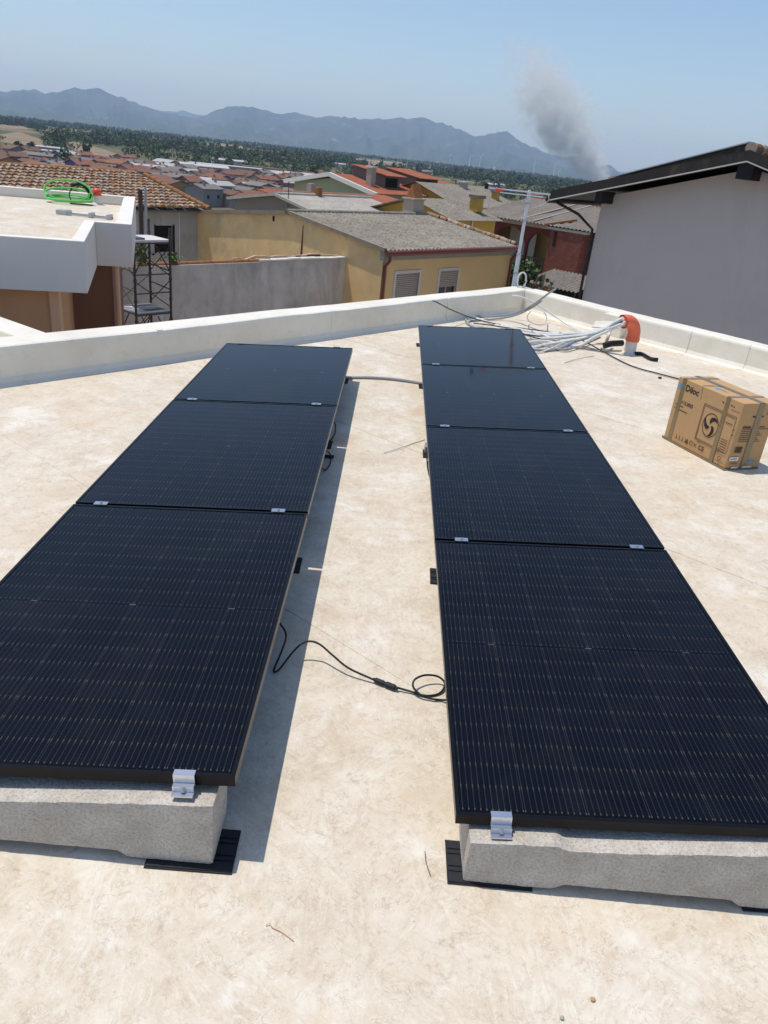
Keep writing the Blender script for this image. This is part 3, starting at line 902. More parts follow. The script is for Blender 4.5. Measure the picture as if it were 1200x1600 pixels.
p0, p1 = G(583, 1061, .013) - main.location, G(622, 1076, .013) - main.location
d = p1 - p0
m.tube([p0 + d * t for t in (0, .08, .1, .42, .43, .52, .53, .86, .9, 1)], [.006, .008, .0105, .0105, .0085, .0085, .0115, .0115, .008, .006], 10)
m.build('connector', M['rubber'], main, smooth=False)
tag(main, 'black panel cable with connector looping between the two rows', 'cable')
cable('flexible_conduit', gp([(528, 587, .06), (545, 590, .014), (580, 590, .013), (620, 593, .013), (664, 600, .013), (690, 606, .03)]), .0125, M['conduit_g'], 'grey flexible conduit linking the two panel rows near the far end', 'conduit')
cable('panel_lead', gp([(519, 655, .16), (524, 664, .12), (523, 678, .06), (514, 690, .01), (505, 690, .02)]), .005, M['cable'], 'short black lead hanging under the right edge of the middle left panel', 'cable')
cable('panel_lead', gp([(508, 702, .10), (516, 710, .04), (516, 724, .01), (508, 734, .01), (498, 728, .05)]), .005, M['cable'], 'black lead coiled in the shade, second below the middle left panel', 'cable')
cable('panel_lead', gp([(668, 700, .09), (667, 715, .03), (669, 735, .01), (673, 748, .03)]), .005, M['cable'], 'short dark lead hanging at the left edge of the third right panel', 'cable')
o = MB().box(-.02, .02, -.045, .045, 0, .05).build('connector_box', M['conduit_g'], bevel=.004); o.location = G(667, 705, 0); tag(o, 'small grey connector box at the left edge of the right row', 'connector')
o = MB().tube([(-.04, 0, .012), (.04, .01, .012)], .012, 8).build('cable_joint', M['rubber'], smooth=True); o.location = G(512, 716, 0); tag(o, 'small dark cable joint lying in the shade of the left row', 'connector')
cable('black_cable', gp([(676, 470, .31), (684, 473, .31), (705, 484, .20), (738, 497, .05), (775, 506, .03), (815, 513, .02), (860, 519, .03), (905, 530, .06), (940, 548, .02), (985, 571, .012), (1030, 584, .012), (1060, 592, .012), (1080, 598, .012)]), .007, M['cable'], 'long thin black cable running from the left parapet to the cardboard box')
# thin scraps of wire on the floor
cable('wire_scrap', gp([(600, 708, .004), (625, 700, .008), (645, 693, .004), (664, 687, .004)]), .0022, M['conduit_g'], 'thin bent wire scrap on the floor left of the right row', 'wire', per=4)
cable('wire_scrap', gp([(415, 1446, .003), (421, 1443, .006), (426, 1449, .004), (440, 1456, .003), (459, 1470, .003)]),   .0013, M['pale_tan'], 'curled pale wire scrap on the floor in the foreground', 'wire', per=5)
cable('wire_scrap', gp([(664, 1330, .003), (666, 1348, .006), (673, 1369, .003)]), .0011, M['cable'], 'fine dark wire scrap on the floor left of the right ballast', 'wire', per=4)
cable('wire_scrap', gp([(882, 567, .004), (905, 560, .01), (928, 556, .004)]), .003, M['conduit_g'], 'thin straight wire scrap between the conduits and the box', 'wire', per=4)
for k, (x, y, s, lab) in enumerate([(1031, 590, .02, 'small dark scrap on the floor just left of the cardboard box'), (926, 1561, .007, 'small brown pebble on the floor near the bottom edge'), (878, 1590, .006, 'tiny pale pebble on the floor at the bottom edge')]):
    rgp = random.Random(k)
    bm = bmesh.new(); bmesh.ops.create_icosphere(bm, subdivisions=2, radius=s)
    for v in bm.verts: v.co *= rgp.uniform(.75, 1.15); v.co.z *= .55
    me = bpy.data.meshes.new('pebble'); bm.to_mesh(me); bm.free(); me.materials.append([M['rubber'], M['card'], M['concrete_band']][k])
    o = link('pebble' if k else 'scrap', me); o.location = G(x, y, s * .45); tag(o, lab, 'pebble' if k else 'scrap')

# ------------------------------------------------------------------ vent pipe with orange elbow and its bundle of conduits
pb = G(983, 552, 0)
root = empty('vent_pipe', pb)
m = MB(); m.tube([(0, 0, -.01), (0, 0, .012), (0, 0, .02), (0, 0, .18)], [.100, .090, .072, .068], 24)
m.build('pipe', M['whitepipe'], root, smooth=True, bevel=0)
el = []
dirl = (G(945, 512, .33) - G(985, 512, .33)); dirl.z = 0; dirl.normalize()
for k in range(13):
    t = math.radians(108 * k / 12)
    el.append(Vector((0, 0, .225)) + dirl * (.165 * (1 - math.cos(t))) + Vector((0, 0, .165 * math.sin(t))))
m = MB(); m.tube([Vector((0, 0, .15)), Vector((0, 0, .195)), Vector((0, 0, .196)), Vector((0, 0, .21))] + el, [.083, .083, .078, .078] + [.076] * 11 + [.080, .083], 24, caps=False)
m.tube([el[-1] - Vector((0, 0, -.0)), el[-2]], .07, 20)
m.build('elbow', M['orange'], root, smooth=True)
tag(root, 'white vent pipe with orange plastic elbow at the right parapet', 'pipe')
mouth = pb + el[-1]
down = (el[-1] - el[-2]).normalized()
WP = [[(935, 515, .24), (895, 522, .12), (850, 524, .04), (815, 520, .02), (775, 508, .014), (745, 498, .014)],
      [(932, 519, .22), (890, 526, .10), (845, 529, .03), (818, 529, .016), (800, 528, .016)],
      [(928, 523, .18), (890, 532, .08), (855, 538, .02), (828, 544, .014), (800, 546, .014)],
      [(934, 522, .20), (897, 534, .07), (872, 545, .018), (842, 547, .014), (812, 538, .014), (800, 532, .014)],
      [(938, 517, .24), (900, 521, .14), (855, 521, .06), (822, 517, .03), (795, 511, .03), (780, 508, .014)],
      [(930, 526, .17), (905, 540, .04), (880, 538, .03), (850, 533, .03), (825, 535, .02), (800, 540, .014)]]
for k, w in enumerate(WP):
    off = Vector((.028 * math.cos(k * 1.05), .028 * math.sin(k * 1.05) * .4, .028 * math.sin(k * 1.05)))
    cable('white_conduit', [mouth - down * .05 + off, mouth + down * .05 + off * 1.1] + gp(w), .019, M['conduit_w'] if k != 3 else M['conduit_g'],
          ['white conduit from the elbow reaching farthest left towards the grey ones', 'white conduit from the elbow running straight under the uppermost', 'white conduit from the elbow lying lowest of the white bundle', '', 'white conduit from the elbow arching highest over the bundle', 'white conduit from the elbow dipping early to the floor'][k] if k != 3 else 'grey flexible conduit spilling from the orange elbow among white ones', 'conduit', group='conduits from the elbow')
cable('dark_cable', [mouth - down * .05, mouth + down * .06] + gp([(930, 520, .19), (890, 526, .08), (860, 529, .03), (825, 523, .02), (800, 524, .014)]), .008, M['cable'], 'thin black cable among the white conduits below the elbow', 'cable')
for k, (w, r_, mt_, lab) in enumerate([
    ([(800, 541, .013), (826, 537, .013), (852, 541, .02), (880, 546, .03), (905, 541, .03), (925, 533, .04), (938, 527, .08)], .012, 'conduit_g', 'grey conduit snaking lowest along the edge of the bundle'),
    ([(790, 520, .013), (815, 515, .02), (842, 521, .05), (868, 529, .05), (895, 527, .07), (930, 519, .16)], .010, 'whitepipe', 'thin cream conduit crossing over the white bundle'),
    ([(815, 550, .012), (840, 551, .012), (862, 544, .03), (880, 536, .05), (892, 540, .03), (882, 547, .012), (866, 545, .012)], .009, 'conduit_w', 'thin white cable looped back at the near edge of the bundle'),
    ([(740, 505, .02), (772, 509, .04), (800, 514, .03), (830, 526, .05), (865, 533, .04), (900, 534, .03)], .007, 'cable', 'thin dark cable woven through the conduits towards the corner')]):
    cable('loose_conduit', gp(w), r_, M[mt_], lab, 'conduit')
m = MB(); m.tube(spline(gp([(882, 533, .03), (884, 539, .012), (892, 542, .04), (888, 535, .05), (882, 533, .03)]), 6), .004, 5)
tag(m.build('blue_tie', M['ink_blue'], smooth=True), 'blue plastic tie around the conduit bundle', 'cable tie')
# grey conduits rising out over the parapet
cable('grey_conduit', gp([(868, 451, .62), (855, 460, .50), (836, 474, .34), (812, 487, .15), (790, 493, .06), (760, 495, .02), (738, 494, .015), (728, 497, .015), (731, 506, .015), (746, 511, .015), (775, 514, .015)]), .0135, M['conduit_g'], 'grey conduit curving up past the parapet corner, upper of two', 'conduit')
cable('grey_conduit', gp([(846, 470, .38), (832, 480, .27), (810, 491, .12), (785, 497, .035), (755, 500, .015), (733, 502, .015), (736, 509, .015), (752, 514, .015), (780, 518, .015)]), .0135, M['conduit_g'], 'grey conduit curving along the roof corner, lower of two', 'conduit')
cable('white_conduit', gp([(800, 462, .31), (818, 465, .305), (850, 483, .18), (880, 503, .06), (906, 518, .02)]), .012, M['conduit_w'], 'straight white conduit leaning from the parapet corner down to the roof', 'conduit', per=3)
cable('white_conduit', gp([(829, 487, .30), (824, 494, .15), (828, 503, .03), (845, 507, .01), (854, 500, .05), (853, 493, .16), (850, 488, .28)]), .008, M['whitepipe'], 'thin cream cable looping down the inside of the right parapet', 'conduit')
m = MB(); m.tube(spline([pb + Vector((.05, -.06, .02)), *gp([(1003, 553, .025), (1016, 560, .025), (1028, 562, .025)])], 6), .022, 8)
tag(m.build('black_hose', M['cable'], smooth=True), 'short black hose lying at the foot of the vent pipe', 'hose')
# boxed step of the parapet behind the pipe, dark gap and the white flap
q = K + RD * 1.72
m = MB(); m.prism([K + RD * 1.45 - RN * .10 + Vector((0, 0, -.003)), K + RD * 1.75 - RN * .10 + Vector((0, 0, -.003)), K + RD * 1.75 + RN * .03 + Vector((0, 0, -.003)), K + RD * 1.45 + RN * .03 + Vector((0, 0, -.003))], (0, 0, .275))
tag(m.build('parapet_pilaster', M['parapet'], bevel=.012), 'short boxed pilaster of the parapet behind the orange elbow', 'pilaster')
m = MB(); m.tube(spline(gp([(972, 536, .09), (955, 537, .085), (944, 540, .06)]), 4), .038, 12)  # black tube stands in for the shade of a gap
tag(m.build('shade_gap', M['cable'], smooth=True), 'dark shaded gap behind the vent pipe, built as a black stub', 'pipe')
m = MB(); m.tube(spline(gp([(954, 512, .24), (951, 524, .17), (946, 536, .07), (940, 545, .012)]), 5), .020, 6)
tag(m.build('support_strip', M['whitepipe'], smooth=True), 'white bent strip propping the conduits by the elbow', 'bracket')
m = MB(); a, b = G(925, 512, .2), G(968, 508, .26)
m.hexa([a, G(968, 514, .2), G(966, 503, .25), G(930, 503, .25)], [p + Vector((0, 0, .012)) for p in (a, G(968, 514, .2), G(966, 503, .25), G(930, 503, .25))])
tag(m.build('membrane_flap', M['parapet']), 'loose white membrane flap on the right parapet left of the elbow', 'flap')

# ------------------------------------------------------------------ antenna mast outside the parapet corner
mp = AB(10.36, 6.13, 0)
root = empty('antenna_mast', mp + Vector((0, 0, -.5)))
TOPZ = 2.13
m = MB(); m.tube([(0, 0, 0), (0, 0, 1.25)], .032, 14); m.build('lower_tube', M['mast'], root, smooth=True)
m = MB(); m.tube([(0, 0, 1.2501), (0, 0, TOPZ)], .024, 14); m.build('upper_tube', M['mast'], root, smooth=True)
for z in (.98, 1.245, 1.72, 1.95):
    m = MB(); m.tube([(0, 0, z - .012), (0, 0, z + .012)], .038, 14); m.build('collar', M['galv'], root, smooth=True)
bd = Vector((-1, .02, .0)).normalized()
m = MB(); m.bar(Vector((0, -.02, TOPZ - .03)) - bd * .30, Vector((0, -.02, TOPZ - .03)) + bd * .62, .018, .018); m.bar(Vector((0, -.05, TOPZ - .075)) - bd * .20, Vector((0, -.05, TOPZ - .075)) + bd * .42, .014, .014)
bo = m.build('boom', M['turbine'], root)
ed = Vector((.15, 1, 0)).normalized()
for k in range(9):
    p = Vector((0, -.02, TOPZ - .03)) + bd * (-.26 + k * .105)
    m = MB(); m.tube([p - ed * (.16 - .008 * k) + Vector((0, 0, .012)), p + ed * (.16 - .008 * k) + Vector((0, 0, .012))], .006, 6); m.build('element', M['galv'], bo, smooth=True)
p = Vector((0, -.02, TOPZ - .03)) + bd * .62
m = MB(); m.tube([p - Vector((0, 0, .02)), p + Vector((0, 0, .05))], .028, 10); m.build('dipole_box', M['cable'], root, smooth=True)
p = Vector((0, -.035, TOPZ - .055)) + bd * .44
m = MB(); m.box(p.x - .05, p.x + .05, p.y - .02, p.y + .02, p.z - .022, p.z + .022); m.build('red_fitting', M['red_cap'], root, bevel=.004)
m = MB(); m.tube(spline([Vector((0, 0, TOPZ - .04)) - bd * .28, Vector((.28, -.03, TOPZ - .12)), Vector((.16, -.04, TOPZ - .2)), Vector((.05, -.02, TOPZ - .24))], 6), .005, 6); m.build('aerial_lead', M['conduit_w'], root, smooth=True)
tag(root, 'grey metal antenna mast with horizontal aerial behind the roof corner', 'antenna')
m = MB()
cc = AB(10.33, 6.0, .40)
pts = []
for k in range(40):
    t = k / 40 * 4 * math.pi
    pts.append(cc + Vector((math.cos(t) * (.055 + .008 * (k % 3)), -.05 - .02 * k / 40, math.sin(t) * .115)))
m.tube(pts, .011, 6)
tag(m.build('cable_coil', M['conduit_w'], smooth=True), 'small coil of white cable hanging at the foot of the antenna mast', 'cable coil')

# ------------------------------------------------------------------ cardboard box
b0 = Vector((2.237, 6.099, .0)); b1 = Vector((2.513, 5.453, .0))
bx_ = (b1 - b0); LEN = bx_.length; bx_.normalize()
by_ = Vector((-bx_.y, bx_.x, 0)); DEP, HGT = .335, .512
root = empty('cardboard_box'); root.matrix_world = basis(b0 + Vector((0, 0, .012)), bx_, by_, Vector((0, 0, 1)))
m = MB()
# slightly bulged carton: 3x3 subdivided sides would be overkill, the corners are crushed a little instead
m.hexa([(0.004, 0, 0), (LEN - .008, .006, 0), (LEN, DEP, 0), (0, DEP, 0)], [(0, 0, HGT), (LEN, 0, HGT), (LEN, DEP, HGT), (0, DEP, HGT)])
m.build('carton', M['card'], root, bevel=.005)
FR = lambda u, v, d=0: Vector((u, -.0012 - d, v))              # on the front face
SD = lambda u, v, d=0: Vector((LEN + .0012 + d, u, v))         # on the right side
TP = lambda u, v, d=0: Vector((u, v, HGT + .0012 + d))
def patch(name, mat, f, rects, d=.0, th=.0006):
    m = MB()
    for (u0, u1, v0, v1) in rects:
        m.hexa([f(u0, v0, d), f(u1, v0, d), f(u1, v1, d), f(u0, v1, d)], [f(u0, v0, d + th), f(u1, v0, d + th), f(u1, v1, d + th), f(u0, v1, d + th)])
    return m.build(name, mat, root)
def strokes(name, mat, f, segs, w, d=.0):
    m = MB()
    for (u0, v0, u1, v1) in segs:
        n_ = Vector((v0 - v1, u1 - u0)).normalized() * w / 2
        c = [(u0 + n_.x, v0 + n_.y), (u1 + n_.x, v1 + n_.y), (u1 - n_.x, v1 - n_.y), (u0 - n_.x, v0 - n_.y)]
        m.hexa([f(*p, d) for p in c], [f(*p, d + .0006) for p in c])
    return m.build(name, mat, root)
def disc(name, mat, f, u, v, r, d=.0, n=24):
    m = MB(); m.add([f(u + r * math.cos(2 * math.pi * k / n), v + r * math.sin(2 * math.pi * k / n), d + .0004) for k in range(n)], [tuple(range(n))])
    return m.build(name, mat, root)
def lettering(text, f, u, v, size, mat, d=.0, bold=.0, name='lettering'):
    cu = bpy.data.curves.new('t', 'FONT'); cu.body = text; cu.size = size; cu.offset = bold; cu.resolution_u = 3
    to = bpy.data.objects.new('t', cu); col.objects.link(to)
    bpy.context.view_layer.update()
    me = bpy.data.meshes.new_from_object(to.evaluated_get(bpy.context.evaluated_depsgraph_get()))
    bpy.data.objects.remove(to)
    for vx in me.vertices: vx.co = f(u + vx.co.x, v + vx.co.y, d + .0005)
    me.materials.clear(); me.materials.append(mat)
    return link(name, me, root)
# packing tape
patch('tape', M['tape'], FR, [(.050, .092, 0, HGT)], .0004)
patch('tape', M['tape'], FR, [(.530, .570, 0, HGT)], .0004)
patch('tape', M['tape'], SD, [(.150, .205, 0, HGT)], .0004)
patch('tape', M['tape'], TP, [(.050, .092, 0, DEP)], .0004)
patch('tape', M['tape'], TP, [(.530, .570, 0, DEP)], .0004)
patch('tape', M['tape'], TP, [(.0, LEN, .150, .205)], .0012)
strokes('flap_seam', M['ink_soft'], TP, [(0, .168, LEN, .168)], .003, .002)
# print on the front
disc('round_logo', M['ink_blue'], FR, .040, .445, .021)
lettering('Diloc', FR, .098, .425, .070, M['ink'], bold=.0015)
lettering('112.2025', FR, .094, .318, .036, M['ink'], bold=.0009)
strokes('printed_line', M['ink_soft'], FR, [(.035, .300, .048, .300), (.094, .296, .128, .296)], .007)
strokes('printed_line', M['ink_soft'], FR, [(.030, .268, .048, .268), (.094, .264, .185, .264)], .006)
ou = [(.335, .105, .335, .395), (.335, .395, .672, .395), (.672, .395, .672, .105), (.672, .105, .335, .105)]
strokes('unit_outline', M['ink_soft'], FR, ou + [(.345, .115, .345, .382), (.345, .382, .66, .382), (.345, .115, .60, .115), (.37, .095, .40, .095), (.56, .095, .60, .095)], .0035)
ring = [(.450 + .078 * math.cos(t), .255 + .092 * math.sin(t), .450 + .078 * math.cos(t + .21), .255 + .092 * math.sin(t + .21)) for t in [k * .2094 for k in range(30)]]
strokes('fan_ring', M['ink'], FR, ring, .005)
for k in range(3):
    a0 = math.radians(95 + 120 * k)
    pts = []
    for q_ in range(7):
        r_ = .012 + .064 * q_ / 6; pts.append((.450 + r_ * math.cos(a0 - 1.25 * (q_ / 6) ** .8), .255 + r_ * 1.17 * math.sin(a0 - 1.25 * (q_ / 6) ** .8)))
    for q_ in range(6, -1, -1):
        r_ = .014 + .058 * q_ / 6; w_ = a0 - 1.25 * (q_ / 6) ** .8 + .95 * math.sin(math.pi * (.22 + .62 * q_ / 6)); pts.append((.450 + r_ * math.cos(w_), .255 + r_ * 1.17 * math.sin(w_)))
    m = MB(); m.add([FR(*p, .0006) for p in pts], [tuple(range(len(pts)))]); m.build('fan_blade', M['ink'], root)
strokes('grille_print', M['ink_soft'], FR, [(.585, .20 - .018 * k, .655, .20 - .018 * k) for k in range(6)], .005)
strokes('grille_print', M['ink_soft'], FR, [(.585, .33, .65, .33), (.672, .30, .688, .30), (.672, .26, .688, .26)], .006)
lettering('CE', FR, .395, .040, .052, M['ink'], bold=.0006)
strokes('handling_symbols', M['ink_soft'], FR, [(.14 + .035 * k, .045, .14 + .035 * k, .075) for k in range(4)] + [(.13 + .035 * k, .042, .152 + .035 * k, .042) for k in range(4)], .004)
m = MB(); m.add([FR(*p, .0006) for p in [(.245, .040), (.285, .040), (.265, .080)]], [(0, 1, 2)]); m.build('warning_symbol', M['ink_soft'], root)
strokes('warning_symbol', M['ink_soft'], FR, [(.298, .045, .298, .075), (.298, .075, .325, .075), (.325, .075, .325, .045), (.325, .045, .298, .045), (.34, .045, .37, .075), (.34, .075, .37, .045)], .004)
strokes('recycling_symbol', M['ink_soft'], FR, [(.625 + .016 * math.cos(t), .055 + .016 * math.sin(t), .625 + .016 * math.cos(t + .5), .055 + .016 * math.sin(t + .5)) for t in [k * .52 for k in range(11)]], .004)
strokes('arrow_symbols', M['ink'], FR, [(.50, .465, .515, .455), (.585, .462, .593, .462), (.60, .462, .608, .462), (.618, .46, .626, .46)], .008)
strokes('dotted_outline', M['ink_soft'], FR, [(.60, .435, .69, .435), (.585, .03, .69, .03)], .0025)
# print on the side
strokes('printed_line', M['ink'], SD, [(.118, .412, .150, .405), (.205, .405, .225, .412)], .010)
strokes('printed_line', M['ink'], SD, [(.055, .328, .072, .328), (.076, .328, .092, .328), (.096, .328, .112, .328), (.116, .328, .130, .328)], .012)
strokes('printed_line', M['ink_soft'], SD, [(.215, .328, .27, .328)], .007)
strokes('printed_line', M['ink_soft'], SD, [(.05, .312, .31, .312)] + [(.05, .295 - .016 * k, .05 + .17 + .06 * ((k * 7) % 3) / 3, .295 - .016 * k) for k in range(6)], .0045)
rb = random.Random(4); u = .045; bars = []
while u < .115:
    w = rb.choice([.002, .003, .005]); bars.append((u, u + w, .125, .175)); u += w + rb.choice([.002, .003])
patch('barcode', M['ink'], SD, bars)
patch('paper_label', M['paper'], SD, [(.020, .105, .064, .092)])
strokes('label_print', M['ink'], SD, [(.030, .078, .090, .078)], .007, .0008)
strokes('printed_line', M['ink_red'], SD, [(.045, .040, .105, .040)], .009)
disc('round_logo', M['ink_blue'], SD, .228, .055, .014)
lettering('Diloc', SD, .246, .047, .022, M['ink_blue'])
strokes('printed_line', M['ink'], SD, [(.245, .455, .25, .455), (.262, .455, .268, .455), (.28, .455, .29, .455), (.245, .43, .30, .43)], .006)
patch('crushed_edge', M['plastic_bag'], SD, [(.06, .125, .002, .014), (.17, .26, .002, .014)], .0008)
# print on the lid
disc('round_logo', M['ink_blue'], TP, .345, .085, .026)
lettering('Diloc', TP, .38, .075, .03, M['ink'])
strokes('lid_slit', M['ink'], TP, [(.262, .002, .300, .175)], .006, .002)
strokes('lid_slit', M['ink_soft'], TP, [(.262, .110, .275, .020)], .004, .002)
strokes('front_crease', M['ink_soft'], FR, [(.272, HGT - .005, .285, .405)], .0022)
m = MB(); m.box(-.006, LEN + .004, -.006, DEP, -.012, -.0006); m.build('base_tray', M['tape'], root)
m = MB(); m.box(-.03, -.004, .01, .03, -.011, -.004); m.box(-.035, -.004, .05, .06, -.011, -.004); m.build('strap_end', M['cable'], root)
tag(root, 'brown cardboard carton with fan print and tape standing on the roof', 'box')

# ------------------------------------------------------------------ white terrace block on the left
ZT = .70
tO = G(132, 377, ZT)
e1 = (tO - G(0, 368, ZT)); e1.z = 0; e1.normalize()
e2 = Vector((-e1.y, e1.x, 0))
t_jog = (G(145, 346, ZT) - tO).dot(e2); t_w = (G(206, 349, ZT) - tO).dot(e1); t_back = (G(205, 307, ZT) - tO).dot(e2)
TH = (tO.z - .60 * 0)
root = empty('terrace_building', Vector((tO.x, tO.y, -6.5)), math.atan2(e1.y, e1.x))
def L(x, y, z): return (x, y, z + 6.5)
LW = 9.0
poly = [(-LW, 0), (0, 0), (0, t_jog), (t_w, t_jog), (t_w, t_back), (-LW, t_back)]
FB = ZT - .56
inner = [(-LW + .05, .06), (-.06, .06), (-.06, t_jog + .06), (t_w - .06, t_jog + .06), (t_w - .06, t_back - .06), (-LW + .05, t_back - .06)]
m = MB(); m.prism([L(x, y, FB + .004) for x, y in inner], (0, 0, ZT - .17 - FB - .004)); m.build('roof_slab', M['white_render'], root)
m = MB(); m.prism([L(x, y, ZT - .168) for x, y in [(-LW + .1, .14), (-.16, .14), (-.16, t_jog + .14), (t_w - .22, t_jog + .14), (t_w - .22, t_back - .2), (-LW + .1, t_back - .2)]], (0, 0, .012)); m.build('terrace_floor', M['floor'], root)
def par(x0, x1, y0, y1):
    mm = MB(); mm.box(x0, x1, y0, y1, FB + 6.5, ZT + 6.5); mm.build('parapet', M['white_render'], root, bevel=.008)
par(-LW, 0, 0, .12); par(-.14, 0, .1202, t_jog + .12); par(.0002, t_w, t_jog, t_jog + .12); par(t_w - .2, t_w, t_jog + .1202, t_back); par(-LW, t_w - .2002, t_back - .18, t_back)
m = MB(); m.box(-LW, -.35, .22, t_back - .3, .0, FB + 6.499); m.build('wall', M['tan_render'], root)
m = MB(); m.box(-.43, -.33, .19, .5, .0, FB + 6.498); m.build('pier', M['pale_tan'], root)
m = MB(); m.box(-.40, t_w - .28, t_jog + .10, t_back - .35, .0, FB + 6.497); m.build('wall', M['brown_render'], root)
m = MB(); m.tube([(t_w - .22, t_jog + .06, 0), (t_w - .22, t_jog + .06, FB + 6.49)], .035, 10); m.build('downpipe', M['pale_tan'], root, smooth=True)
tag(root, 'white flat roofed terrace block with deep fascia and tan walls on the left', 'building')
ZD = ZT - .155
# green conduit coil, black tail, red capped pipe, clamp-like tool on that terrace
def on_terrace(x, y, back):
    d = ray(x, y); t_ = ((tO + e2 * (t_back - back) - CAM).dot(e2)) / d.dot(e2); P = CAM + d * t_; return Vector((P.x, P.y, ZD))
cc = on_terrace(108, 312, .62)
ex = Vector((1, .25, 0)).normalized(); ey = Vector((-.25, 1, 0)).normalized()
m = MB(); pts = []
for k in range(150):
    t = k / 150 * 2 * math.pi * 3.6
    tilt = [1.15, .25, .08, .55][int(t / (2 * math.pi)) % 4]
    rx, ry = .37 + .03 * math.sin(t * .7), .30
    loc = ex * (math.cos(t) * rx) + ey * (math.sin(t) * ry * (1 - tilt * .6)) + Vector((0, 0, .03 + tilt * .30 * (.5 + .5 * math.sin(t)) + .012 * (k / 40)))
    pts.append(cc + loc)
m.tube(pts, .018, 6)
tag(m.build('conduit_coil', M['green_hose'], smooth=True), 'coil of bright green conduit lying on the white terrace roof', 'cable coil')
m = MB(); m.tube(spline([cc + ex * .05 + Vector((0, 0, .30)), cc + ex * .22 + ey * .1 + Vector((0, 0, .32)), cc + ex * .36 + ey * .05 + Vector((0, 0, .16)), cc + ex * .34 + Vector((0, 0, .14))], 6), .028, 8)
m.tube(spline([cc + ex * .06 + Vector((0, 0, .26)), cc + ex * .01 + Vector((0, 0, .15)), cc + ex * .06 + ey * -.1 + Vector((0, 0, .02))], 6), .010, 6)
m.tube(spline([cc + ex * .03 - ey * .12 + Vector((0, 0, .015)), cc + ex * .2 - ey * .15 + Vector((0, 0, .015)), cc + ex * .40 - ey * .1 + Vector((0, 0, .015))], 6), .012, 6)
tag(m.build('black_hose', M['cable'], smooth=True), 'black hose tangled in the green conduit coil', 'hose')
pc = on_terrace(152, 312, .38)
root = empty('capped_pipe', pc)
m = MB(); m.tube([(0, 0, 0), (0, 0, .02), (0, 0, .03), (0, 0, .17)], [.10, .09, .07, .066], 16); m.build('pipe', M['whitepipe'], root, smooth=True)
m = MB(); m.tube([(0, 0, .15), (0, 0, .20), (0, 0, .24), (0, 0, .265), (0, 0, .275)], [.075, .078, .072, .05, .015], 16); m.build('cap', M['red_cap'], root, smooth=True)
tag(root, 'short white pipe with round red cap on the white terrace roof', 'pipe')
ta, tb = G(100, 333, ZD + .02), G(175, 341, ZD + .02)
root = empty('bar_clamp', ta); root.rotation_euler = (0, 0, math.atan2((tb - ta).y, (tb - ta).x)); LT = (tb - ta).length
m = MB(); m.bar((0, .06, 0), (LT, .06, 0), .022); m.bar((0, -.06, 0), (LT, -.06, 0), .022); m.build('rail', M['galv'], root)
for x in (.05, LT * .58, LT * .95):
    m = MB(); m.box(x - .025, x + .025, -.085, .085, -.018, .05); m.build('jaw', M['galv'], root, bevel=.004)
m = MB(); m.box(-.10, .10, -.07, .07, -.018, .045); m.build('head', M['galv'], root, bevel=.006)
tag(root, 'grey metal bar tool lying on the white terrace roof', 'tool')

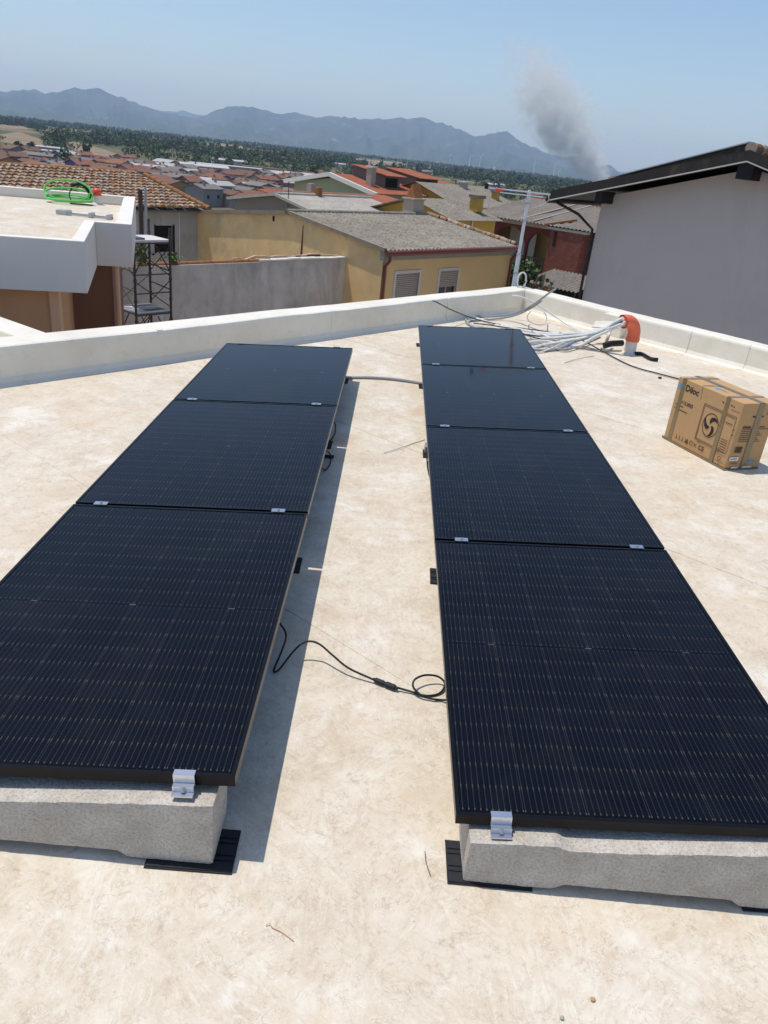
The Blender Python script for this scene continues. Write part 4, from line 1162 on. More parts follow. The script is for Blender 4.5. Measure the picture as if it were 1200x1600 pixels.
# ------------------------------------------------------------------ neighbouring houses, built on the street grid
GND = -6.5
def house_root(name, a, b):
    p = AB(a, b, GND)
    return empty(name, p, GRID)
class HB:                                  # helper that places (a, b, z) points in the local frame of a house at (a0, b0)
    def __init__(s, name, a0, b0):
        s.a0, s.b0 = a0, b0; s.root = house_root(name, a0, b0)
    def p(s, a, b, z): return Vector((a - s.a0, b - s.b0, z - GND))
    def box(s, name, a0, a1, b0, b1, z0, z1, mat, parent=None, bevel=0):
        m = MB(); P, Q = s.p(a0, b0, z0), s.p(a1, b1, z1)
        m.box(P.x, Q.x, P.y, Q.y, P.z, Q.z); return m.build(name, mat, parent or s.root, bevel=bevel)
    def prism(s, name, pts, d, mat, parent=None):
        m = MB(); m.prism([s.p(*q) for q in pts], d); return m.build(name, mat, parent or s.root)
    def tube(s, name, pts, r, mat, parent=None, n=10):
        m = MB(); m.tube([s.p(*q) for q in pts], r, n); return m.build(name, mat, parent or s.root, smooth=True)
    def sheet(s, name, p00, p10, p01, p11, mat, pitch=.177, amp=.024, th=.012, parent=None, nv=2, per=6, jag=.0):
        """corrugated sheet: waves counted along p00->p10, water runs p01->p00"""
        A0, A1, B0, B1 = [s.p(*q) for q in (p00, p10, p01, p11)]
        n = max(4, int((A1 - A0).length / pitch * per))
        nm = (A1 - A0).cross(B0 - A0).normalized()
        if nm.z < 0: nm = -nm
        v, f = [], []
        rj = random.Random(int(n))
        for side in (0, 1):
            for j in range(nv + 1):
                t = j / nv
                for i in range(n + 1):
                    u = i / n
                    P = (A0 * (1 - u) + A1 * u) * (1 - t) + (B0 * (1 - u) + B1 * u) * t
                    ph = u * (A1 - A0).length / pitch * 2 * math.pi
                    v.append(P + nm * (amp * math.cos(ph) + (th if side == 0 else 0)))
        k = (nv + 1) * (n + 1)
        for j in range(nv):
            for i in range(n):
                q = j * (n + 1) + i
                f.append((q, q + 1, q + n + 2, q + n + 1)); f.append((k + q, k + q + n + 1, k + q + n + 2, k + q + 1))
        for i in range(n): f.append((i, k + i, k + i + 1, i + 1)); q = nv * (n + 1) + i; f.append((q, q + 1, k + q + 1, k + q))
        for j in range(nv):
            q = j * (n + 1); f.append((q, q + n + 1, k + q + n + 1, k + q)); q += n; f.append((q, k + q, k + q + n + 1, q + n + 1))
        m = MB(); m.add(v, f)
        return m.build(name, mat, parent or s.root, smooth=True)
    def slope(s, a0, a1, b0, z0, b1, z1, rows, mat, parent, **kw):     # roof plane whose eave and ridge run along a
        for k in range(rows):
            t0, t1 = k / rows, (k + 1) / rows + (.03 if k < rows - 1 else 0)
            lift = .007
            f = lambda t: (b0 + (b1 - b0) * t, z0 + (z1 - z0) * t)
            (ba, za), (bb, zb) = f(t0), f(t1)
            s.sheet('roof_sheet', (a0, ba, za + lift), (a1, ba, za + lift), (a0, bb, zb), (a1, bb, zb), mat, parent=parent, **kw)

# ---- ochre house with lichened fibre-cement roof
h = HB('ochre_house', 20.4, 18.3)
A0, A1, B0, BR, B1 = 16.82, 23.62, 14.2, 18.04, 22.5
zE, zR, zF = -.52, -.03, -.53
h.prism('gable_wall', [(A0, B0 + .12, GND), (A0, B1, GND), (A0, B1, zF), (A0, BR, zR), (A0, B0 + .12, zE)], (A1 - A0 - .1, 0, 0), M['ochre_old'])
# front wall with window openings
wins = [(17.46, 18.53), (19.56, 20.51)]
zw0, zw1 = -2.55, -1.17
fw_ = MB()
def fbox(a0, a1, z0, z1):
    P, Q = h.p(a0, B0, z0), h.p(a1, B0 + .118, z1); fw_.box(P.x, Q.x, P.y, Q.y, P.z, Q.z)
fbox(A0 - .002, A1 - .1, GND, zw0); fbox(A0 - .002, A1 - .1, zw1, zE - .27)
ed = [A0 - .002] + [x for w in wins for x in w] + [A1 - .1]
for k in range(0, len(ed), 2): fbox(ed[k], ed[k + 1], zw0, zw1)
fw_.build('front_wall', M['ochre_wall'], h.root)
h.box('eaves_band', A0 - .004, A1 - .05, B0 - .03, B0 + .117, zE - .268, zE - .005, M['concrete_band'])
h.box('corner_strip', A0 + .0, A0 + .22, B0 - .012, B0 - .001, GND, zE - .27, M['beige_wall'])
for k, (w0, w1) in enumerate(wins):
    zs = [-2.02, -1.64][k]
    fr = MB()
    for (a, b, c, d) in [(w0 - .09, w0, zw0, zw1), (w1, w1 + .09, zw0, zw1), (w0 - .09, w1 + .09, zw1, zw1 + .08)]:
        P, Q = h.p(a, B0 - .025, c), h.p(b, B0 + .03, d); fr.box(P.x, Q.x, P.y, Q.y, P.z, Q.z)
    win = fr.build('window', M['white_trim'], h.root)
    sl_ = MB(); z = zw1
    while z > zs:
        P, Q = h.p(w0 + .002, B0 + .03, z - .05), h.p(w1 - .002, B0 + .055, z - .006); sl_.box(P.x, Q.x, P.y, Q.y, P.z, Q.z); z -= .055
    sh = sl_.build('shutter', M['shutter'], win)
    h.box('pane', w0 + .002, w1 - .002, B0 + .075, B0 + .085, zw0, zw1, M['pane'], parent=win)
    h.box('mullion', (w0 + w1) / 2 - .03, (w0 + w1) / 2 + .03, B0 + .06, B0 + .074, zw0, zs, M['shutter'], parent=win)
rf = empty('roof', (0, 0, 0), 0, h.root)
h.slope(A0 - .08, A1, B0 - .16, zE - .02 + .03, BR, zR + .045, 3, M['roof_old'], rf)
h.slope(A0 - .08, A1, B1 + .1, zF + .02, BR, zR + .03, 2, M['roof_old'], rf)
m = MB(); m.tube([h.p(A0 - .1, BR, zR + .05), h.p(A1 + .05, BR, zR + .05)], .09, 10); m.build('ridge_cap', M['roof_old'], rf, smooth=True)
m = MB(); m.bar(h.p(A0 - .05, B0 - .1, zE + .03), h.p(A0 - .05, BR, zR + .04), .10, .10); m.bar(h.p(A0 - .05, BR, zR + .04), h.p(A0 - .05, B1 + .05, zF + .03), .10, .10); m.build('verge_cap', M['verge'], rf)
rt = random.Random(8)
for k in range(22):
    t = k / 22
    P = h.p(A1 + rt.uniform(-.05, .05), B0 - .05 + (BR - B0) * t, zE + .07 + (zR - zE) * t)
    m = MB(); m.tube([P, P + Vector((rt.uniform(-.03, .03), .22, .045))], [.10, .08], 8); m.build('ridge_tile', M['tile'], rf, smooth=True)
m = MB(); m.tube([h.p(A0 - .1, B0 - .22, zE - .05), h.p(A1 + .02, B0 - .22, zE - .02)], .075, 10); gut = m.build('gutter', M['copper'], h.root, smooth=True)
h.tube('downpipe', [(A0 + .06, B0 - .2, zE - .1), (A0 + .06, B0 - .2, zE - .25), (A0 + .04, B0 - .07, zE - .42), (A0 + .04, B0 - .07, GND)], .045, M['copper'])
h.tube('downpipe', [(A1 - .12, B0 - .2, zE - .1), (A1 - .12, B0 - .2, zE - .22), (A1 - .16, B0 - .07, zE - .40), (A1 - .16, B0 - .07, GND)], .045, M['copper'])
h.box('vent_slit', A0 - .012, A0 + .02, 18.68, 18.76, -.33, -.18, M['void'])
gq = AB(A0, 17, -.5)
sA = lambda x, y, q: (lambda d: CAM + d * ((q - CAM).dot(AX) / d.dot(AX)))(ray(x, y))
qa, qb = sA(474, 352, gq), sA(471, 398, gq)
h.prism('stain_strip', [(A0 - .006, qa.dot(BX) - .015, qa.z), (A0 - .006, qa.dot(BX) + .015, qa.z), (A0 - .006, qb.dot(BX) + .05, qb.z), (A0 - .006, qb.dot(BX) - .04, qb.z)], (.003, 0, 0), M['copper'])
ch = h.box('chimney', 22.85, 23.45, 18.12, 18.6, zR - .1, .55, M['chimney_plaster'], parent=rf, bevel=.01)
h.prism('chimney_cap', [(22.92, 18.16, .551), (22.92, 18.56, .551), (22.98, 18.36, 1.02)], (.46, 0, 0), M['tile_ridge'], parent=ch)
h.box('chimney_collar', 22.80, 23.5, 18.07, 18.65, .50, .549, M['chimney_plaster'], parent=ch)
tag(h.root, 'ochre house with weathered gable, two shuttered windows and lichened corrugated roof', 'house')

# ---- raw cement yard wall with tile coping in front of the gable
h = HB('cement_wall', 12, 15.58)
h.box('wall', 7.5, A0 - .003, 15.58, 15.80, GND, -.95, M['grey_cement'])
for k in range(26):
    a = 8.0 + k * .24
    if a > 13.9: break
    m = MB(); m.tube([h.p(a, 15.69, -.955), h.p(a + .26, 15.69, -.950)], [.075, .065], 8); m.build('coping_tile', M['tile_ridge'], h.root, smooth=True)
rt = random.Random(2)
up, lo = [], []
for k in range(22):
    a = 12.9 + k * (A0 - .02 - 12.9) / 21
    up.append((a, 15.83, -.85 + rt.uniform(-.03, .03) - (.05 if k < 3 else 0))); lo.append((a, 15.83, -.98))
h.prism('flashing', lo + up[::-1], (0, .05, 0), M['pale_tan'])
m = MB()
for k in range(9):
    a = 13.6 + k * .36
    P = h.p(a, 15.56, -.94); Q = h.p(a + .34, 15.80, -.90); m.box(P.x, Q.x, P.y, Q.y, P.z, Q.z + rt.uniform(-.01, .02))
m.build('flashing', M['white_trim'], h.root)
m = MB()
for a, w in ((15.0, .25), (15.5, .5)):
    P = h.p(a, 15.815, -.92); Q = h.p(a + w, 15.828, -.86); m.box(P.x, Q.x, P.y, Q.y, P.z, Q.z)
m.build('tile_remnant', M['red_wall'], h.root)
tag(h.root, 'raw grey cement yard wall with tile coping in front of the ochre gable', 'wall')
# weeds on the wall
def weed(name, p, n, spread, hgt, mat, label, cat, size=.05):
    root = empty(name, p); rgx = np.random.RandomState(n)
    m = MB()
    for k in range(6):
        a = k * 1.05; m.tube([(0, 0, 0), (math.cos(a) * spread * .5, math.sin(a) * spread * .3, hgt * .6), (math.cos(a) * spread, math.sin(a) * spread * .5, hgt)], [.008, .005, .002], 4)
    m.build('stem', M['weed'], root)
    v, f, mm = [], [], []
    c = rgx.normal(size=(n, 3)) * np.array([spread * .55, spread * .35, hgt * .28]) + np.array([0, 0, hgt * .6])
    c[:, 2] = np.maximum(c[:, 2], .02)
    quads(rgx, c, size, v, f, mm, 0)
    quadmesh('leaves', v, f, mm, [mat], root)
    return tag(root, label, cat)
weed('weed', AB(10.15, 15.68, -.93), 60, .16, .42, LEAF[3], 'tall green weed on the cement wall behind the scaffold, left one', 'weed')
weed('weed', AB(11.0, 15.68, -.93), 40, .18, .22, LEAF[3], 'low yellow green weed on the cement wall behind the scaffold, right one', 'weed')

# ---- old tiled house with grey cement wall
h = HB('tiled_house', 13, 25)
TB, TR_, TE, TZ = 22.5, 26.1, -.42, .33
TA0, TA1 = 2.0, 17.05
h.prism('wall', [(TA0, TB + .12, GND), (TA0, TB + 7, GND), (TA0, TB + 7, TE), (TA0, TR_, TZ - .1), (TA0, TB + .12, TE - .02)], (TA1 - TA0 - .05, 0, 0), M['grey_plaster'])
fw_ = MB()
def fbox2(a0, a1, z0, z1):
    P, Q = h.p(a0, TB, z0), h.p(a1, TB + .118, z1); fw_.box(P.x, Q.x, P.y, Q.y, P.z, Q.z)
wa0, wa1, wz0, wz1 = 15.16, 15.83, -1.78, -.95
fbox2(TA0, TA1 - .05, GND, wz0); fbox2(TA0, TA1 - .05, wz1, TE - .03); fbox2(TA0, wa0, wz0, wz1); fbox2(wa1, TA1 - .05, wz0, wz1)
fw_.build('front_wall', M['grey_plaster'], h.root)
wn = MB()
for a, b, c, d in [(wa0 - .05, wa0, wz0 - .03, wz1 + .03), (wa1, wa1 + .05, wz0 - .03, wz1 + .03)]:
    P, Q = h.p(a, TB - .02, c), h.p(b, TB + .05, d); wn.box(P.x, Q.x, P.y, Q.y, P.z, Q.z)
win = wn.build('window', M['black_wood'], h.root)
h.box('pane', wa0, wa1, TB + .09, TB + .10, wz0, wz1, M['void'], parent=win)
for a in (wa0 - .12, wa1 + .10): h.box('shutter_catch', a - .03, a + .03, TB - .05, TB, wz0 - .08, wz0 - .03, M['black_wood'], parent=win)
h.tube('conduit', [(16.06, TB - .02, GND), (16.06, TB - .02, TE - .1)], .018, M['whitepipe'])
rf = empty('roof', (0, 0, 0), 0, h.root)
h.prism('roof_board', [(TA0 - .1, TB - .28, TE - .04), (TA0 - .1, TR_, TZ - .03), (TA0 - .1, TB + 7.2, TE - .04), (TA0 - .1, TB + 7.2, TE - .09), (TA0 - .1, TR_, TZ - .08), (TA0 - .1, TB - .28, TE - .09)], (TA1 - TA0 + .15, 0, 0), M['dark_plaster'], parent=rf)
sl_v = Vector((0, TR_ - (TB - .3), TZ - TE)); sl_len = sl_v.length; sl_v.normalize()
up_v = Vector((1, 0, 0)).cross(sl_v).normalized()
def tilemesh():
    m = MB(); n = 6
    for s, (y, r, zz) in enumerate([(0, .112, .045), (.44, .085, .004)]):
        for j in range(n + 1):
            t = math.pi * j / n; m.v.append((math.cos(t) * r, y, math.sin(t) * r * .75 + zz))
    for j in range(n): m.f.append((j, j + 1, n + 2 + j, n + 1 + j)); m.m.append(0)
    m.f.append(tuple(range(n + 1))); m.m.append(0)
    return m
TM = mesh_of(tilemesh(), M['tile'])
rt = random.Random(12)
tiles = []
pitch, step = .212, .335
for i in range(int((TA1 - TA0) / pitch)):
    for j in range(int(sl_len / step) + 1):
        base = h.p(TA0 + .1 + i * pitch, TB - .30, TE + .005) + sl_v * (j * step + rt.uniform(-.02, .02)) + up_v * (.0 + rt.uniform(0, .012)) + Vector((rt.uniform(-.012, .012), 0, 0))
        tw = rt.uniform(-.05, .05)
        mt = basis(base, (Vector((1, 0, 0)) + sl_v * tw).normalized(), (sl_v - Vector((1, 0, 0)) * tw).normalized(), up_v)
        tiles.append((j, i, mt))
vis = []
for t in tiles:
    px = proj(h.root.matrix_basis @ t[2].translation)
    vis.append((0 if (-20 < px[0] < 330 and px[1] < (296 if px[0] < 206 else 335)) else 1, (h.root.matrix_basis @ t[2].translation).length))
order = sorted(range(len(tiles)), key=lambda k: vis[k])
for k in order[:300]:
    link('roof_tile', TM, rf, mat=tiles[k][2])
m = MB()
tv, tf = [v.co.copy() for v in TM.vertices], [tuple(p.vertices) for p in TM.polygons]
for k in order[300:]: m.add([tiles[k][2] @ v for v in tv], tf)
tag(m.build('roof_tiles', M['tile'], rf, normals=False), kind='stuff')
for k in range(int((TA1 - TA0) / .36)):
    P = h.p(TA0 + k * .36, TR_ + .02, TZ + .03 + rt.uniform(-.008, .008)); m = MB(); m.tube([P, P + Vector((.40, 0, .012))], [.10, .085], 8); m.build('ridge_tile', M['tile_ridge'], rf, smooth=True)
for k in range(int(sl_len / .34)):
    P = h.p(TA1 + .02, TB - .3, TE + .04) + sl_v * (k * .34); m = MB(); m.tube([P, P + sl_v * .38], [.10, .085], 8); m.build('verge_tile', M['tile_ridge'], rf, smooth=True)
tag(h.root, 'old house with mossy orange brown clay tiles and grey cement wall', 'house')
weed('dry_weed', AB(15.55, TB - .25, TE + .02), 60, .22, .16, M['straw'], 'dry straw tuft growing on the eaves of the old tiled house', 'weed', size=.035)
for (x0, y0, x1, y1, r, mat, lab, b) in [(221, 405, 219, 298, .055, 'steel_old', 'thick dark vertical pole behind the scaffold', 17.6), (231, 405, 227, 295, .035, 'galv', 'thin grey vertical pole right of the dark pole behind the scaffold', 17.9)]:
    d = ray(x1, y1); t = b / d.dot(BX); P = CAM + d * t
    root = empty('steel_pole', Vector((P.x, P.y, GND)))
    m = MB(); m.tube([(0, 0, 0), (0, 0, P.z - GND)], r, 10); m.build('tube', M[mat], root, smooth=True)
    m = MB(); m.tube([(0, 0, P.z - GND), (0, 0, P.z - GND + .03)], r * .8, 10); m.build('cap', M[mat], root, smooth=True)
    tag(root, lab, 'pole')

# ---- scaffold tower between the terrace block and the cement wall
sb = 14.25
def colA(x, y, b):
    d = ray(x, y); P = CAM + d * (b / d.dot(BX)); return P
pl_, pr_ = colA(212, 470, sb), colA(267, 470, sb)
a_l, a_r = pl_.dot(AX), pr_.dot(AX); dep = .75
h = HB('scaffold_tower', a_l, sb)
zd1, zd2, ztop = colA(267, 376, sb).z, colA(267, 487, sb).z, colA(267, 357, sb).z
posts = {}
for nm, (a, b, zt) in {'fl': (a_l, sb, ztop), 'fr': (a_r, sb, ztop), 'bl': (a_l, sb + dep, ztop - .25), 'br': (a_r, sb + dep, ztop + .1)}.items():
    posts[nm] = h.tube('post', [(a, b, GND), (a, b, zt)], .027, M['steel_old'])
    z = GND + .9
    while z < zt:
        h.tube('coupler', [(a, b, z - .03), (a, b, z + .03)], .036, M['steel_old'], parent=posts[nm], n=8); z += .42
h.box('deck', a_l - .05, a_r + .02, sb, sb + dep, zd1 - .03, zd1 + .015, M['board'])
h.box('deck_board', a_l + .05, a_l + .3, sb + .05, sb + dep - .05, zd1 + .017, zd1 + .05, M['steel_deck'])
h.box('deck', a_l, a_r, sb, sb + dep, zd2 - .02, zd2 + .015, M['steel_deck'])
for b0_, b1_ in ((sb, sb + .07), (sb + dep - .07, sb + dep)): h.box('deck_edge', a_l + .02, a_r - .02, b0_, b1_, zd2 + .017, zd2 + .045, M['galv'])
h.box('deck_board', a_l + .03, a_l + .30, sb + .1, sb + dep - .1, zd2 + .017, zd2 + .035, M['board'])
def brace(p, q, r=.014): h.tube('brace', [p, q], r, M['steel_old'], n=7)
for zt_, zb_ in ((zd1 - .1, zd1 - .75), (zd2 - .08, zd2 - .8)):
    for b in (sb, sb + dep):
        am = (a_l + a_r) / 2
        brace((a_l, b, zb_ + .1), (am - .1, b, zt_)); brace((am + .1, b, zt_), (a_r, b, zb_ + .1)); brace((a_l, b, zt_ + .05), (a_r, b, zt_ + .05))
for zt_ in (zd1 - .62, zd1 - 1.0, zd2 - .9):
    for a in (a_l, a_r): brace((a, sb, zt_), (a, sb + dep, zt_ + .05))
    brace((a_l, sb, zt_ - .05), (a_r, sb, zt_ - .05))
brace((a_l, sb + dep, zd1 - .85), (a_r, sb + dep, zd1 - .1)); brace((a_l, sb + dep, zd2 - 1.0), (a_r, sb + dep, zd2 - .2)); brace((a_l, sb, zd2 - 1.1), (a_r, sb, zd2 - .3))
for (za, zb) in ((zd1 - .12, zd1 - .72), (zd1 - .8, zd2 + .1), (zd2 - .12, zd2 - .95)):
    brace((a_l, sb, za), (a_r, sb, zb), .011); brace((a_r, sb + dep, za), (a_l, sb + dep, zb), .011)
    brace((a_l, sb, zb), (a_l, sb + dep, za), .011); brace((a_r, sb, za), (a_r, sb + dep, zb), .011)
tag(h.root, 'rusty steel scaffold tower with two decks beside the white terrace block', 'scaffold')

# ---- brown gabled house with pale corrugated roof behind the ochre house
h = HB('brown_gable_house', 30, 29.5)
h.prism('wall', [(26.82, 25.94 + .1, GND), (26.82, 32.8, GND), (26.82, 32.8, -.97), (26.82, 29.49, -.47), (26.82, 26.04, -1.12)], (6.4, 0, 0), M['dark_plaster'])
rf = empty('roof', (0, 0, 0), 0, h.root)
h.slope(26.55, 33.4, 25.7, -1.08, 29.49, -.40, 4, M['roof_pale'], rf)
h.slope(26.55, 33.4, 33.0, -.95, 29.49, -.41, 2, M['roof_pale'], rf)
m = MB(); m.bar(h.p(26.5, 25.7, -1.11), h.p(26.5, 29.49, -.40), .14, .12); m.bar(h.p(26.5, 29.49, -.40), h.p(26.5, 33.0, -.95), .14, .12); m.build('verge_cap', M['concrete_band'], rf)
m = MB(); m.tube([h.p(26.5, 29.49, -.37), h.p(33.4, 29.49, -.37)], .09, 8); m.build('ridge_cap', M['roof_pale'], rf, smooth=True)
for k in range(24):
    P = h.p(26.7 + k * .28, 29.6, -.33); m = MB(); m.tube([P, P + Vector((.3, 0, .01))], [.10, .085], 7); m.build('ridge_tile', M['tile_ridge'], rf, smooth=True)
h.tube('aerial_pole', [(26.7, 28.75, GND), (26.7, 28.75, .25)], .02, M['steel_old'])
h.box('chimney', 29.2, 29.5, 29.3, 29.6, -.5, .0, M['tile_ridge'], parent=rf)
tag(h.root, 'dull brown gabled house with pale corrugated roof behind the ochre house', 'house')

# ---- orange roofed house with green gable and two long dormers
sA = lambda x, y, q: (lambda d: CAM + d * ((q - CAM).dot(AX) / d.dot(AX)))(ray(x, y))
sB = lambda x, y, q: (lambda d: CAM + d * ((q - CAM).dot(BX) / d.dot(BX)))(ray(x, y))
M['orange_tile'] = corrugated_cement('orange_roof_tile', (.35, .125, .075), (.22, .08, .05))
M['green_wall'] = plain('pale_green_plaster', (.27, .30, .20), .85, .08, .8, .1)
M['dormer_wall'] = plain('grey_brown_plaster', (.20, .18, .16), .9, .1, .8, .1)
ap = atY(516, 271, 62); er = sA(590, 303, ap); el_ = sA(484, 288, ap)
aG, bR_, zR_ = ap.dot(AX), ap.dot(BX), ap.z
bE, zE_ = er.dot(BX), er.z
bE2 = 2 * bR_ - bE
h = HB('orange_roofed_house', aG + 6, bR_)
LG = 15
h.prism('wall', [(aG + .5, bE + .5, GND - 4), (aG + .5, bE2 - .5, GND - 4), (aG + .5, bE2 - .5, zE_ - .05), (aG + .5, bR_, zR_ - .25), (aG + .5, bE + .5, zE_ - .05)], (LG - 1, 0, 0), M['green_wall'])
rf = empty('roof', (0, 0, 0), 0, h.root)
h.slope(aG, aG + LG, bE, zE_, bR_, zR_, 2, M['orange_tile'], rf, pitch=.25, amp=.03, per=4)
h.slope(aG, aG + LG, bE2, zE_, bR_, zR_, 2, M['orange_tile'], rf, pitch=.25, amp=.03, per=4)
m = MB(); m.bar(h.p(aG - .1, bE, zE_ - .08), h.p(aG - .1, bR_, zR_ - .05), .25, .28); m.bar(h.p(aG - .1, bR_, zR_ - .05), h.p(aG - .1, bE2, zE_ - .08), .25, .28); m.build('verge_board', M['white_trim'], rf)
def dormer(a0, a1, b_front, zf, zb):
    b_back = bR_ + .2
    d_ = h.prism('dormer', [(a0, b_front, zE_ - .3), (a0, b_back, zR_ - .5), (a0, b_back, zb - .06), (a0, b_front, zf - .06)], (a1 - a0, 0, 0), M['dormer_wall'], parent=rf)
    h.sheet('dormer_roof', (a0 - .3, b_front - .5, zf - .08), (a1 + .3, b_front - .5, zf - .08), (a0 - .3, b_back + .1, zb), (a1 + .3, b_back + .1, zb), M['orange_tile'], pitch=.25, amp=.03, per=4, parent=d_)
    h.box('dormer_window', a0 + .3, a1 - .3, b_front - .02, b_front + .05, zf - 1.2, zf - .25, M['void'], parent=d_)
bm1 = bR_ + (bE - bR_) * .62
dormer(aG + 2.6, aG + 4.6, bm1, zE_ + 1.25, zR_ + .75)
dormer(aG + 6.6, aG + 9.4, bm1, zE_ + 1.25, zR_ + .75)
for a, b, t in ((aG + 1.6, bR_ + (bE - bR_) * .55, 1.2), (aG + 10.5, bR_ + (bE - bR_) * .2, .9), (aG + 11.5, bR_ + (bE - bR_) * .85, 1.0)):
    z = zR_ + (zE_ - zR_) * (b - bR_) / (bE - bR_)
    c_ = h.box('chimney', a - .25, a + .25, b - .25, b + .25, z - .3, z + t, M['concrete_band'], parent=rf)
    h.box('chimney_cap', a - .32, a + .32, b - .32, b + .32, z + t + .001, z + t + .12, M['white_trim'], parent=c_)
tag(h.root, 'pale green house with orange tiled roof and two long dormers', 'house')
# low grey annex with rust coloured coping in front of it
q = atY(560, 304, 52); a_, b_ = q.dot(AX), q.dot(BX)
h = HB('grey_annex', a_, b_)
h.box('wall', a_ - 5.5, a_ + 6, b_ - 1.2, b_ + 3, GND - 3, q.z - .75, M['dormer_wall'])
h.sheet('roof', (a_ - 5.8, b_ - 1.5, q.z - .72), (a_ + 6.2, b_ - 1.5, q.z - .72), (a_ - 5.8, b_ + 3.2, q.z - .2), (a_ + 6.2, b_ + 3.2, q.z - .2), M['orange_tile'], pitch=.25, amp=.03, per=4)
h.box('chimney', a_ - 3.2, a_ - 2.8, b_ + 1, b_ + 1.4, q.z - .6, q.z + .4, M['concrete_band'])
tag(h.root, 'low grey annex with red tiled roof before the orange roofed house', 'house')

# ---- yellow houses behind the ochre roof
def simple_house(name, a0, a1, b0, b1, ze, zr, wall, roofm, label, over=.3, ridge_along='a', wins=0, zg=GND, chim=None, cat='house'):
    h = HB(name, (a0 + a1) / 2, (b0 + b1) / 2)
    rf = None
    if ridge_along == 'a':
        bm_ = (b0 + b1) / 2
        h.prism('wall', [(a0, b0, zg), (a0, b1, zg), (a0, b1, ze), (a0, bm_, zr), (a0, b0, ze)], (a1 - a0, 0, 0), wall)
        rf = empty('roof', (0, 0, 0), 0, h.root)
        sl = (zr - ze) / (bm_ - b0)
        h.slope(a0 - over, a1 + over, b0 - over, ze - sl * over + .05, bm_, zr + .05, 2, roofm, rf, per=4)
        h.slope(a0 - over, a1 + over, b1 + over, ze - sl * over + .05, bm_, zr + .05, 2, roofm, rf, per=4)
    else:
        am_ = (a0 + a1) / 2
        h.prism('wall', [(a0, b0, zg), (a1, b0, zg), (a1, b0, ze), (am_, b0, zr), (a0, b0, ze)], (0, b1 - b0, 0), wall)
        rf = empty('roof', (0, 0, 0), 0, h.root)
        sl = (zr - ze) / (am_ - a0)
        for sg, aa_ in ((1, a0 - over), (-1, a1 + over)):
            h.sheet('roof_sheet', (aa_, b0 - over, ze - sl * over + .05), (aa_, b1 + over, ze - sl * over + .05), (am_, b0 - over, zr + .05), (am_, b1 + over, zr + .05), roofm, parent=rf, per=4)
    if chim:
        for (a, b, z0, z1) in chim:
            c_ = h.box('chimney', a - .25, a + .25, b - .25, b + .25, z0, z1, wall, parent=rf)
            h.box('chimney_cap', a - .32, a + .32, b - .32, b + .32, z1 + .001, z1 + .15, M['dark_plaster'], parent=c_)
    tag(h.root, label, cat)
    return h
M['yellow_wall'] = plain('strong_yellow_plaster', (.50, .30, .055), .85, .1, .8, .15)
q = atY(720, 336, 40); a_, b_ = q.dot(AX), q.dot(BX)
q2 = sB(760, 330, q)
h = simple_house('yellow_house', a_ - .9, a_ + 3.2, b_, b_ + 4.6, q.z - .2, q.z + .45, M['yellow_wall'], M['roof_old'], 'yellow house with grey corrugated roof right of the concrete chimney', chim=[(a_ + 2.4, b_ + .8, q.z + .1, q.z + .75)])
h.tube('drain_pipe', [(a_ - .6, b_ - .05, GND), (a_ - .6, b_ - .05, q.z - .25)], .06, M['black_wood'])
h.tube('drain_pipe', [(a_ + 1.0, b_ - .05, GND), (a_ + 1.0, b_ - .05, q.z - .25)], .05, M['white_trim'])
q = atY(770, 322, 66); a_, b_ = q.dot(AX), q.dot(BX)
simple_house('yellow_house', a_ - 5, a_ + 4, b_, b_ + 8, q.z - .1, q.z + 1.15, M['yellow_wall'], M['roof_old'], 'farther yellow gabled house with wide grey roof left of the aerial', zg=GND - 4, chim=[(a_ + 2.5, b_ + 1.5, q.z + .1, q.z + .9)])

# ---- dark red house with arched loggia
S48 = 48 / 34
RA = 30.02 * S48
zz = lambda z: (z - 1.9) * S48 + 1.9
h = HB('red_arched_house', RA + 4, 25)
bL, bRt = 28.3, 19.0
zEv = -.95
def brick_material():
    t = NT('old_red_brick'); v = t.coord('Object', (1, 1, 1))
    sx = t.n('ShaderNodeSeparateXYZ'); t.l(v, sx.inputs[0]); cx = t.n('ShaderNodeCombineXYZ'); t.l(sx.outputs[1], cx.inputs[0]); t.l(sx.outputs[2], cx.inputs[1])
    b = t.n('ShaderNodeTexBrick'); b.inputs['Scale'].default_value = 4.2; b.inputs['Color1'].default_value = (.20, .055, .035, 1); b.inputs['Color2'].default_value = (.13, .035, .025, 1); b.inputs['Mortar'].default_value = (.20, .12, .095, 1); b.inputs['Mortar Size'].default_value = .025
    t.l(cx.outputs[0], b.inputs[0])
    n = t.noise(v, 2.2, 6, .75)
    c = t.mix(t.val(n, .55, .72, 0, .7), b.outputs[0], (.26, .15, .12))
    return t.bsdf(c, .95, 0, .1, b.outputs['Fac'], -.3, .02)
M['brick'] = brick_material()
arches = [(25.95, 1.16, -1.30), (23.85, .84, -1.42)]
fb = -3.62
fc = MB()
def fq(b0, b1, z0, z1, a=RA, t=.3):
    P, Q = h.p(a, min(b0, b1), z0), h.p(a + t, max(b0, b1), z1); fc.box(P.x, Q.x, P.y, Q.y, P.z, Q.z)
fq(bL, 23.3 - 1.2, GND - 1, fb - .35); fq(bL, bL - (bL - 27.11), fb - .3499, zEv)
fq(24.79, 24.69, fb - .3499, zEv); fq(23.01, 22.1, fb - .3499, zEv)
